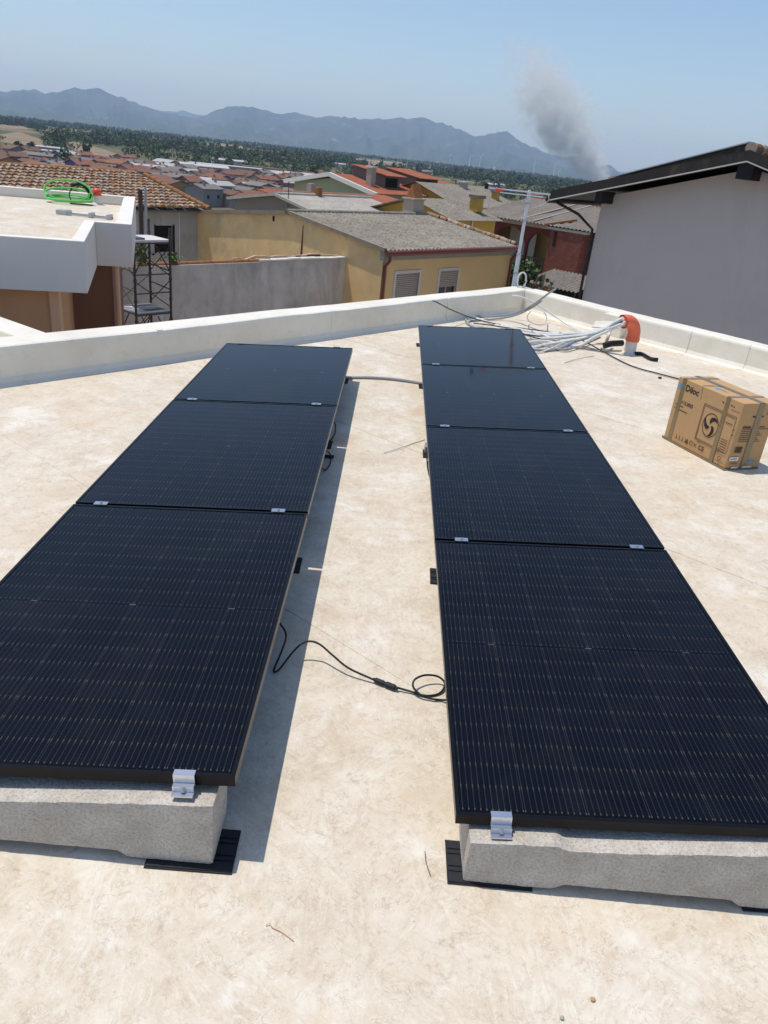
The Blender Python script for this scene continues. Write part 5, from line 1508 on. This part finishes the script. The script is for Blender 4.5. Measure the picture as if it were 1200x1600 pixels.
for bc, hw, zt in arches:
    zs = zt - hw; n = 14
    prev = None
    for k in range(n + 1):
        t = math.pi * k / n
        b = bc + hw * math.cos(t); z = zs + hw * math.sin(t)
        if prev:
            pb_, pz = prev
            P = [h.p(RA, pb_, pz), h.p(RA, b, z), h.p(RA, b, zEv), h.p(RA, pb_, zEv)]
            fc.add(P + [p + Vector((.3, 0, 0)) for p in P], [(0, 1, 2, 3), (7, 6, 5, 4), (0, 4, 5, 1), (3, 2, 6, 7)])
        prev = (b, z)
fc.build('facade', M['red_wall'], h.root)
h.box('back_wall', RA + 2.2, RA + 9, bRt, bL, GND - 1, zEv - .02, M['beige_wall'])
h.box('loggia_floor', RA + .3, RA + 2.2, 22.3, bL, fb - .5, fb - .35, M['concrete_band'])
h.box('brightening_curtain', RA + 1.6, RA + 1.66, 25.0, 26.9, fb - .3, zEv - .3, M['white_trim'])  # pale curtain put in to brighten the first arch's dark interior
h.box('loggia_side', RA + .3, RA + 2.2, bL - .25, bL, fb - .34, zEv - .02, M['yellow_wall'])
h.box('brick_bay', RA - .45, RA + 2, 20.9, 23.0, GND - 1, -1.12, M['brick'])
h.box('lintel', RA - .52, RA - .0, 20.7, 23.35, -1.119, -.98, M['concrete_band'])
h.box('eaves_band', RA - .1, RA - .001, 23.36, bL + .1, zEv - .22, zEv - .02, M['concrete_band'])
rail = h.box('handrail', RA + .06, RA + .11, 23.02, 27.1, fb + .72, fb + .78, M['steel_old'])
for k in range(30):
    b = 23.1 + k * .135; h.box('baluster', RA + .07, RA + .095, b, b + .022, fb - .33, fb + .719, M['steel_old'], parent=rail)
rf = empty('roof', (0, 0, 0), 0, h.root)
for k, (e0, z0, e1_, z1) in enumerate([(RA - .55, zEv - .02, RA + 3.2, zEv + .55), (RA + 3.1, zEv + .52, RA + 6.4, zEv + 1.08)]):
    h.sheet('roof_sheet', (e0, bL + .3, z0 + .05), (e0, bRt - .4, z0 + .05), (e1_, bL + .3, z1 + .03), (e1_, bRt - .4, z1 + .03), M['roof_red_house'], parent=rf, amp=.035, pitch=.25)
h.sheet('roof_sheet', (RA + 10.5, bL + .3, zEv + .2), (RA + 10.5, bRt - .4, zEv + .2), (RA + 6.4, bL + .3, zEv + 1.1), (RA + 6.4, bRt - .4, zEv + 1.1), M['roof_red_house'], parent=rf)
for k in range(26):
    P = h.p(RA + 6.4, bRt - .3 + k * .36, zEv + 1.14); m = MB(); m.tube([P, P + Vector((0, .4, .01))], [.11, .095], 7); m.build('ridge_tile', M['tile_ridge'], rf, smooth=True)
for b in (25.2, 24.3): m = MB(); m.bar(h.p(RA - .3, b, zEv + .12), h.p(RA + 6.3, b - .2, zEv + 1.13), .10, .05); m.build('roof_batten', M['concrete_band'], rf)
m = MB(); m.bar(h.p(RA - .7, 23.3, zEv + .06), h.p(RA + 1.3, 22.4, zEv + .42), .16, .10); m.build('flashing', M['tile_ridge'], rf)
h.box('window', RA - .5, RA - .449, 22.55, 22.7, -2.0, -1.2, M['void'])
h.tube('downpipe', [(RA + .2, 20.6, GND), (RA + .2, 20.6, -1.0)], .06, M['black_wood'])
tag(h.root, 'dark red house with arched loggia, brick bay and corrugated roof', 'house')

# ---- corrugated lean-to, bush and post below the red house
q = atY(872, 438, 36); a_, b_ = q.dot(AX), q.dot(BX)
h = HB('lean_to_shed', a_, b_)
h.sheet('roof_sheet', (a_ - 1.0, b_ + 1.25, q.z - .22), (a_ - 1.0, b_ - 1.5, q.z - .22), (a_ + 1.2, b_ + .9, q.z + .28), (a_ + 1.2, b_ - 1.7, q.z + .28), M['roof_red_house'], pitch=.2, amp=.035)
for (aa_, bb_) in ((a_ - .8, b_ + .9), (a_ - .8, b_ - 1.3), (a_ + 1.1, b_ + .7), (a_ + 1.1, b_ - 1.5)):
    h.box('post', aa_ - .05, aa_ + .05, bb_ - .05, bb_ + .05, GND, q.z - .2 + (.42 if aa_ > a_ else 0), M['black_wood'])
h.box('back_panel', a_ + 1.05, a_ + 1.12, b_ - 1.5, b_ + .7, GND, q.z + .2, M['black_wood'])
h.box('shelf', a_ - .6, a_ + .9, b_ - 1.25, b_ + .6, q.z - 1.35, q.z - 1.25, M['concrete_band'])
tag(h.root, 'small open lean-to with corrugated roof below the brick bay', 'shed')
q = atY(847, 432, 33)
root = empty('wooden_post', Vector((q.x, q.y, GND))); m = MB(); m.tube([(0, 0, 0), (.03, 0, q.z - GND)], [.13, .11], 9); m.build('stake', M['dark_plaster'], root, smooth=True)
m = MB(); m.tube([(.03, 0, q.z - GND), (.03, 0, q.z - GND + .08)], [.12, .08], 9); m.build('top', M['brick'], root, smooth=True); tag(root, 'weathered wooden post between the bush and the lean-to', 'post')
for x, y, Y, hh, w, lab in [(818, 456, 30, 2.6, 1.05, 'green bush behind the parapet corner, upper one'), (832, 486, 27, 1.4, .8, 'green bush behind the parapet corner, lower one'), (806, 462, 34, 2.8, .9, 'green bush against the right end of the ochre house')]:
    q = atY(x, y, Y)
    tree(x, y, q.z - hh * .5, hh, w, 1, lab, name='bush', n=700, leaf=.11, squash=.5, loc=q)

# ---- grey house on the right
f20 = 20 / 17
GA = 15.7 * f20
gl, gap_ = 7.56 * f20, 4.76 * f20
zwl, zwa = 1.465, 2.385
slope = (zwa - zwl) / (gl - gap_)
gr = 2 * gap_ - gl
h = HB('grey_house', GA + 5, gap_)
h.prism('wall', [(GA, gl, GND), (GA, gr, GND), (GA, gr, zwl), (GA, gap_, zwa), (GA, gl, zwl)], (11, 0, 0), M['grey_render'])
rf = empty('roof', (0, 0, 0), 0, h.root)
OV = .62
fo = (GA - OV) / GA
ovb = 1.05                                            # eave overhang along b
def rake(b): return zwa - slope * abs(b - gap_)
for sg in (1, -1):
    be = gap_ + sg * ((gl - gap_) + ovb)
    m = MB()
    P = [h.p(GA - OV, gap_, zwa + .13), h.p(GA - OV, be, rake(be) + .13), h.p(GA - OV, be, rake(be) + .19), h.p(GA - OV, gap_, zwa + .19)]
    m.prism(P, (OV + 11.5, 0, 0)); m.build('roof_deck', M['black_wood'], rf)
    m = MB(); P = [h.p(GA - OV - .05, gap_, zwa + .11), h.p(GA - OV - .05, be, rake(be) + .11), h.p(GA - OV - .05, be, rake(be) + .31), h.p(GA - OV - .05, gap_, zwa + .31)]
    m.prism(P, (.048, 0, 0)); m.build('bargeboard', M['barge'], rf)
    m = MB(); P = [h.p(GA - OV - .055, gap_, zwa + .085), h.p(GA - OV - .055, be, rake(be) + .085), h.p(GA - OV - .055, be, rake(be) + .108), h.p(GA - OV - .055, gap_, zwa + .108)]
    m.prism(P, (.07, 0, 0)); m.build('drip_edge', M['white_trim'], rf)
    m = MB(); P = [h.p(GA - OV + .02, gap_, zwa + .195), h.p(GA - OV + .02, be, rake(be) + .195), h.p(GA - OV + .02, be, rake(be) + .26), h.p(GA - OV + .02, gap_, zwa + .26)]
    m.prism(P, (OV + 11.4, 0, 0)); m.build('roof_covering', M['roof_old'], rf)
    # upper ledge set back on the roof
    b2 = gap_ + sg * (gl - gap_) * .98
    m = MB(); P = [h.p(GA + .2, gap_ + sg * .35, rake(gap_ + sg * .35) + .261), h.p(GA + .2, b2, rake(b2) + .261), h.p(GA + .2, b2, rake(b2) + .40), h.p(GA + .2, gap_ + sg * .35, rake(gap_ + sg * .35) + .56)]
    m.prism(P, (10, 0, 0)); m.build('upper_ledge', M['barge'], rf)
    m = MB(); P = [h.p(GA + .12, gap_ + sg * .3, rake(gap_ + sg * .3) + .565), h.p(GA + .12, b2 + sg * .1, rake(b2) + .402), h.p(GA + .12, b2 + sg * .1, rake(b2) + .425), h.p(GA + .12, gap_ + sg * .3, rake(gap_ + sg * .3) + .59)]
    m.prism(P, (10.2, 0, 0)); m.build('ledge_flashing', M['galv'], rf)
    # eave purlin with its end showing beside the wall
    bp = gap_ + sg * ((gl - gap_) - .12)
    h.box('purlin', GA - OV + .01, GA + .05, bp - .16, bp + .02 if sg > 0 else bp + .16, rake(bp) - .16, rake(bp) + .10, M['black_wood'], parent=rf)
h.box('ridge_beam', GA - OV + .012, GA + .05, gap_ - .16, gap_ + .16, zwa - .24, zwa + .09, M['black_wood'], parent=rf)
for k in range(12):
    P = h.p(GA - OV + k * .4, gap_, zwa + .34); m = MB(); m.tube([P, P + Vector((.44, 0, .012))], [.12, .10], 10); m.build('ridge_tile', M['tile'], rf, smooth=True)
be = gap_ + (gl - gap_) + ovb
h.tube('gutter', [(GA - OV, be + .06, rake(be) + .10), (GA + 11, be + .06, rake(be) + .10)], .08, M['barge'])
h.tube('downpipe', [(GA - .25, be - .0, rake(be) + .05), (GA - .20, gl + .45, rake(be) - .15), (GA - .06, gl + .07, rake(be) - .45), (GA - .06, gl + .05, -1.0), (GA - .06, gl + .05, GND)], .034, M['barge'])
tag(h.root, 'plain grey house wall with dark overhanging roof on the right', 'house')

# ------------------------------------------------------------------ the town on the plain
def far_mat(name, c, var=.18):
    t = NT(name); v = t.coord(); oi = t.n('ShaderNodeObjectInfo')
    a = t.noise(v, .6, 5, .7); f = t.noise(v, 2.5, 4, .7)
    k = t.ramp(a, [(.3, sc(c, 1 - var)), (.55, c), (.75, sc(c, 1 + var))])
    k = t.mix(t.val(f, .45, .7, 0, .5), k, sc(c, .6))
    k = t.mix(t.math('MULTIPLY', oi.outputs['Random'], .45), k, sc(c, .55))
    return t.bsdf(k, .9, 0, .15)
ROOFS = {'terracotta': far_mat('far_terracotta_roof', (.27, .125, .085)), 'brown': far_mat('far_brown_roof', (.20, .125, .09)), 'grey': far_mat('far_grey_roof', (.23, .215, .20)), 'pale': far_mat('far_pale_roof', (.52, .51, .49)), 'orange': far_mat('far_orange_roof', (.30, .15, .08))}
WALLS = {'cream': far_mat('far_cream_wall', (.46, .39, .30)), 'grey': far_mat('far_grey_wall', (.33, .31, .29)), 'pink': far_mat('far_pink_wall', (.42, .22, .18)), 'white': far_mat('far_white_wall', (.60, .57, .53)), 'ochre': far_mat('far_ochre_wall', (.42, .29, .13)), 'blue': far_mat('far_blue_wall', (.14, .20, .36))}
WBOX = mesh_of(MB().box(-.5, .5, -.06, .06, -.6, .6), M['void'])
def town_house(name, P, rz, w, d, hgt, rise, wall, roofc, label, group, nwin=2, flat=False, cat='house'):
    root = empty(name, P, rz)
    m = MB()
    if flat: m.box(-w / 2, w / 2, -d / 2, d / 2, -2, hgt)
    else: m.prism([(-w / 2, -d / 2, -2), (-w / 2, d / 2, -2), (-w / 2, d / 2, hgt), (-w / 2, 0, hgt + rise), (-w / 2, -d / 2, hgt)], (w, 0, 0))
    m.build('wall', WALLS[wall], root)
    m = MB(); o_ = .5; s_ = rise / (d / 2)
    if flat: m.box(-w / 2 - .3, w / 2 + .3, -d / 2 - .3, d / 2 + .3, hgt + .01, hgt + .35)
    else:
        for sg in (1, -1):
            P4 = [(-w / 2 - o_, sg * (d / 2 + o_), hgt - s_ * o_ + .05), (-w / 2 - o_, 0, hgt + rise + .05), (-w / 2 - o_, 0, hgt + rise + .3), (-w / 2 - o_, sg * (d / 2 + o_), hgt - s_ * o_ + .3)]
            m.prism(P4, (w + 2 * o_, 0, 0))
    rfo = m.build('roof', ROOFS[roofc], root)
    if not flat and w > 9:
        m = MB(); m.box(-w * .2, -w * .2 + .8, -d * .22, -d * .22 + .8, hgt + rise * .4, hgt + rise + 1.0); m.build('chimney', WALLS[wall], rfo)
    for k in range(nwin):
        x = -w / 2 + w * (k + .5) / nwin
        link('window', WBOX, root, mat=Matrix.Translation((x, -d / 2 - .03, hgt * .58)))
    return tag(root, label, cat, group)
random.seed(21)
SKYLINE = [(-40, 257), (0, 259), (232, 276), (318, 324), (362, 309), (437, 303), (484, 296), (516, 270), (640, 290), (700, 298), (762, 318), (838, 308), (1000, 320)]
def sky_y(x):
    for (x0, y0), (x1, y1) in zip(SKYLINE, SKYLINE[1:]):
        if x0 <= x <= x1: return y0 + (y1 - y0) * (x - x0) / (x1 - x0)
    return 0
TOP = [(-40, 243), (20, 246), (60, 249), (110, 252), (150, 255), (215, 262), (262, 268), (300, 274), (330, 281), (420, 286), (480, 284), (520, 270), (1000, 270)]
def top_y(x):
    for (x0, y0), (x1, y1) in zip(TOP, TOP[1:]):
        if x0 <= x <= x1: return y0 + (y1 - y0) * (x - x0) / (x1 - x0)
    return 0
made = 0
rot = GRID + .12
ca, sa = math.cos(rot), math.sin(rot)
spots = []
for i in range(-70, 80):
    for j in range(-10, 80):
        u = i * 12.5 + (4 if i % 4 == 0 else 0); v = j * 10.5 + (5 if j % 3 == 0 else 0)
        x = u * ca - v * sa + random.uniform(-1.5, 1.5); y = u * sa + v * ca + random.uniform(-1.5, 1.5)
        if y < 120 or not 290 < math.hypot(x, y) < 640: continue
        spots.append((x, y))
spots.sort(key=lambda p: math.hypot(*p))
words_w = {'cream': 'cream', 'grey': 'grey', 'pink': 'pink', 'white': 'white', 'ochre': 'ochre', 'blue': 'blue'}
for (x, y) in spots:
    z = gz(x, y)
    hgt = random.choice([3.2, 3.6, 4.2, 5.6]); rise = random.uniform(.9, 1.6)
    w = random.uniform(8, 13); d = random.uniform(6.5, 9.5)
    px, py = proj((x, y, z + hgt + rise))
    bx2, by2 = proj((x, y, z))
    if px < -25 or px > 505: continue
    if py > sky_y(px) - 2 or by2 < top_y(px): continue
    rc = random.choices(['terracotta', 'brown', 'grey', 'pale', 'orange'], [24, 38, 26, 6, 6])[0]
    wc = random.choices(['cream', 'grey', 'pink', 'white', 'ochre', 'blue'], [34, 30, 10, 12, 12, 2])[0]
    zs = [(45, 'at the far left edge'), (100, 'left of the round dark tree'), (150, 'right of the round dark tree'), (205, 'above the tiled roof'), (245, 'above the tiled ridge end'), (300, 'beside the sloping tiled verge'), (345, 'below the industrial wing'), (400, 'left of the thin aerial pole'), (445, 'behind the brown gable peak'), (999, 'left of the green gabled house')]
    zone = next(z_ for x_, z_ in zs if px < x_)
    dist = math.hypot(x, y)
    depth = 'in front' if dist < 380 else ('midway' if dist < 480 else 'far back')
    size = ('wide' if w > 10.5 else 'narrow') + (' tall' if hgt > 5 else (' low' if hgt < 3.5 else ''))
    town_house('town_house', (x, y, z), rot + random.choice([0, math.pi / 2, 0, math.pi / 2, math.pi]) + random.uniform(-.12, .12), w, d, hgt, rise, wc, rc,
               '%s %s house with %s roof, %s %s' % (size, wc, rc, depth, zone), 'houses of the far town', nwin=random.choice([2, 3]))
    made += 1
by_label = {}
for o in bpy.data.objects:
    if o.name.startswith('town_house'): by_label.setdefault(o['label'], []).append(o)
for lab, os_ in by_label.items():
    os_.sort(key=lambda o: o.location.length)
    if len(os_) > 1:
        for k, o in enumerate(os_): o['label'] = (['nearer', 'farther'] if len(os_) == 2 else ['nearest', 'second', 'third', 'fourth'])[min(k, 3)] + ' ' + lab
# larger buildings one can pick out
def place(px, py, **kw):
    p = G(px, py, PLAIN); return (p.x, p.y, PLAIN)
town_house('long_grey_building', place(97, 262), .25, 34, 11, 4.6, 1.0, 'grey', 'grey', 'long low grey building with small windows at the left of the town', None, nwin=6)
town_house('white_shed', place(73, 249), .3, 22, 9, 4.2, .7, 'cream', 'pale', 'white roofed shed above the long grey building', None, nwin=0)
town_house('dark_shed', place(80, 243), .2, 16, 8, 4.5, .6, 'grey', 'pale', 'dark open shed with thin white roof at the edge of the fields', None, nwin=2)
town_house('industrial_building', place(355, 280), .42, 42, 14, 7.0, .6, 'cream', 'pale', 'long pale industrial building with square windows behind the town', None, nwin=9, flat=True)
town_house('industrial_building', place(318, 278), .42, 26, 14, 6.0, 1.0, 'cream', 'pale', 'left wing of the pale industrial building with light metal roof', None, nwin=5)
town_house('industrial_building', place(408, 283), .42, 24, 12, 7.5, .5, 'cream', 'brown', 'right wing of the pale industrial building with five windows in a row', None, nwin=5, flat=True)
town_house('open_shed', place(456, 288), .42, 34, 16, 5.2, 1.6, 'ochre', 'pale', 'wide open shed with pale roof right of the industrial building', None, nwin=4)
town_house('white_warehouse', place(358, 262), .42, 26, 12, 5, 1.0, 'white', 'pale', 'bright white warehouse roof among the trees', None, nwin=0)
town_house('white_warehouse', place(524, 262), .3, 26, 12, 4.5, 1.0, 'white', 'pale', 'small white warehouse among trees left of the orange dormers', None, nwin=0)
town_house('white_warehouse', place(686, 297), .3, 20, 14, 4.0, 1.0, 'white', 'pale', 'white roofed shed right of the orange roofed house', None, nwin=2)
town_house('pale_roofed_house', place(290, 300), .3, 20, 17, 4.5, 1.6, 'grey', 'pale', 'house with wide pale green white roof right of the tiled ridge', None, nwin=2)
town_house('pale_roofed_house', place(270, 291), .35, 24, 8, 4.2, .6, 'ochre', 'pale', 'long low house with white roof and ochre wall right of the tiled ridge', None, nwin=3)
town_house('pale_roofed_house', place(232, 275), .35, 18, 9, 4.2, 1.0, 'white', 'pale', 'small house with bright white roof above the tiled ridge end', None, nwin=2)
for k, (x, y, w, rc, wc) in enumerate([(776, 306, 22, 'grey', 'grey'), (800, 303, 26, 'brown', 'pink'), (706, 300, 20, 'brown', 'pink'), (738, 306, 22, 'terracotta', 'cream'), (835, 315, 20, 'terracotta', 'cream'), (860, 318, 20, 'brown', 'white'), (772, 296, 30, 'pale', 'grey')]):
    town_house('edge_house', place(x, y), .2 + .1 * k, w, 10, 4.5, 1.2, wc, rc, ['grey house under the antenna boom', 'long pink walled house right under the antenna boom', 'pink walled house right of the concrete chimney', 'cream house with terracotta roof behind the yellow house', 'cream house with terracotta roof right of the mast', 'white walled house with brown roof farthest right of the mast', 'long grey warehouse with pale roof beyond the antenna'][k], None, nwin=4)

# ------------------------------------------------------------------ wind turbines before the mountains
for k, (az_, e0, e1_) in enumerate([(1.85, -.23, .35), (3.17, -.26, .41), (3.87, -.23, .44), (4.88, -.57, -.21), (7.54, -.33, .48), (8.88, -.35, .46), (9.22, -.36, .07)]):
    D = 5200 if k != 3 else 2600
    x, y = D * math.sin(math.radians(az_)), D * math.cos(math.radians(az_))
    hub = D * math.tan(math.radians(e1_)) + 1.9 - PLAIN
    root = empty('wind_turbine', (x, y, PLAIN), -math.radians(az_) + .5)
    m = MB(); m.tube([(0, 0, 0), (0, 0, hub)], [2.6, 1.5], 12); m.build('tower', M['turbine'], root, smooth=True)
    m = MB(); m.box(-1.6, 1.6, -3, 6, hub - 1.6, hub + 2); nac = m.build('nacelle', M['turbine'], root, bevel=.4)
    for b in range(3):
        a = math.radians(90 + 120 * b + 37 * k)
        dv = Vector((math.cos(a), 0, math.sin(a))); pv = Vector((-math.sin(a), 0, math.cos(a)))
        c = Vector((0, -4, hub)); LB_ = hub * .55
        m = MB(); m.hexa([c - pv * 1.0, c + pv * 1.3 + dv * 4, c + pv * .3 + dv * LB_, c - pv * .2 + dv * LB_], [q_ + Vector((0, .7, 0)) for q_ in (c - pv * 1.0, c + pv * 1.3 + dv * 4, c + pv * .3 + dv * LB_, c - pv * .2 + dv * LB_)]); m.build('blade', M['turbine'], root)
    where = ['leftmost of the turbines, left of the paired ones', 'left one of the close pair below the mountain', 'right one of the close pair below the mountain', 'small one low among the trees', 'left of the smoke by itself', 'tall one just left of the smoke', 'short one at the foot of the smoke'][k]
    tag(root, 'white wind turbine, ' + where, 'wind turbine', 'wind turbines on the plain')

# ------------------------------------------------------------------ smoke of a fire on the plain
SD_ = 2500.0
ang = math.radians(10.0)
root_s = Vector((SD_ * math.sin(math.radians(11.84)), SD_ * math.cos(math.radians(11.84)), PLAIN))
# plume axis: (height, sideways offset to the right, radius)
AXIS = [(0, 0, 46), (40, -30, 84), (90, -85, 112), (150, -160, 135), (220, -210, 160), (300, -255, 165), (380, -300, 155), (460, -360, 140), (560, -440, 110)]
side = Vector((math.cos(ang), -math.sin(ang), 0)); dep_ = Vector((math.sin(ang), math.cos(ang), 0))
ZM = 560.0
def smoke_material():
    t = NT('wildfire_smoke')
    tc = t.n('ShaderNodeTexCoord'); sx = t.n('ShaderNodeSeparateXYZ'); t.l(tc.outputs['Object'], sx.inputs[0])
    zn = t.math('DIVIDE', sx.outputs[2], ZM)
    def curve(vals, lo, hi):
        c = t.n('ShaderNodeFloatCurve'); cu = c.mapping.curves[0]
        pts = [(z / ZM, (v - lo) / (hi - lo)) for z, v in vals]
        while len(cu.points) < len(pts): cu.points.new(.5, .5)
        for p, (x_, y_) in zip(cu.points, pts): p.location = (x_, y_); p.handle_type = 'AUTO'
        c.mapping.update(); t.l(zn, c.inputs['Value'])
        return t.math('ADD', t.math('MULTIPLY', c.outputs[0], hi - lo), lo)
    cx = curve([(z, o) for z, o, r in AXIS], -500, 20)
    rad = curve([(z, r) for z, o, r in AXIS], 0, 180)
    n0 = t.n('ShaderNodeTexNoise'); n0.inputs['Scale'].default_value = .0085; n0.inputs['Detail'].default_value = 2; t.l(tc.outputs['Object'], n0.inputs['Vector'])
    s0_ = t.n('ShaderNodeSeparateColor'); t.l(n0.outputs['Color'], s0_.inputs[0])
    wx = t.math('MULTIPLY', t.math('SUBTRACT', s0_.outputs[0], .5), 130)
    dx = t.math('DIVIDE', t.math('ADD', t.math('SUBTRACT', sx.outputs[0], cx), wx), rad)
    dy = t.math('DIVIDE', sx.outputs[1], rad)
    dd = t.math('SQRT', t.math('ADD', t.math('MULTIPLY', dx, dx), t.math('MULTIPLY', dy, dy)))
    nn = t.noise(tc.outputs['Object'], .018, 6, .62, .5)
    dd = t.math('ADD', dd, t.math('MULTIPLY', t.math('SUBTRACT', .5, nn), 2.6))
    fall = t.val(dd, 1.02, .45, 0, 1)
    puff = t.val(nn, .42, .58, 0, 1)
    fade = curve([(0, 1.0), (30, .95), (80, .55), (150, .45), (230, .40), (310, .32), (380, .24), (450, .14), (560, .0)], 0, 1)
    den = t.math('MULTIPLY', t.math('MULTIPLY', fall, t.math('ADD', t.math('MULTIPLY', puff, .85), .15)), t.math('MULTIPLY', fade, SMOKE_D))
    v = t.n('ShaderNodeVolumePrincipled')
    v.inputs['Color'].default_value = (.95, .87, .80, 1)
    v.inputs['Absorption Color'].default_value = (.84, .58, .44, 1)
    v.inputs['Anisotropy'].default_value = .1
    t.l(den, v.inputs['Density'])
    t.l(v.outputs[0], t.out.inputs['Volume'])
    return t.m
SMOKE_D = .050 / .641
m = MB(); n = 14
for z, o_, r in AXIS:
    for k in range(n):
        a = 2 * math.pi * k / n; m.v.append((o_ + math.cos(a) * (r + 62), math.sin(a) * (r + 20), z))
for i in range(len(AXIS) - 1):
    for k in range(n): m.f.append((i * n + k, i * n + (k + 1) % n, (i + 1) * n + (k + 1) % n, (i + 1) * n + k)); m.m.append(0)
m.f += [tuple(reversed(range(n))), tuple((len(AXIS) - 1) * n + k for k in range(n))]; m.m += [0, 0]
o = m.build('smoke', smoke_material(), normals=True)
o.matrix_world = basis(root_s + Vector((0, 0, .3)), side * .641, dep_ * .641, Vector((0, 0, .641)))
tag(o, 'grey brown column of wildfire smoke rising from the plain before the mountains', 'smoke', kind='stuff')

# ------------------------------------------------------------------ haze: the air over the plain
t = NT('summer_haze')
v = t.n('ShaderNodeVolumePrincipled'); v.inputs['Color'].default_value = (.50, .68, 1.0, 1); v.inputs['Absorption Color'].default_value = (.30, .32, .75, 1); v.inputs['Density'].default_value = 8.5e-5; v.inputs['Anisotropy'].default_value = .1
t.l(v.outputs[0], t.out.inputs['Volume'])
m = MB().box(-23000, 23000, -22500, 22500, PLAIN - 6, 900)
o = m.build('haze', t.m)
tag(o, 'pale blue summer haze over the plain and mountains', 'haze', kind='stuff')
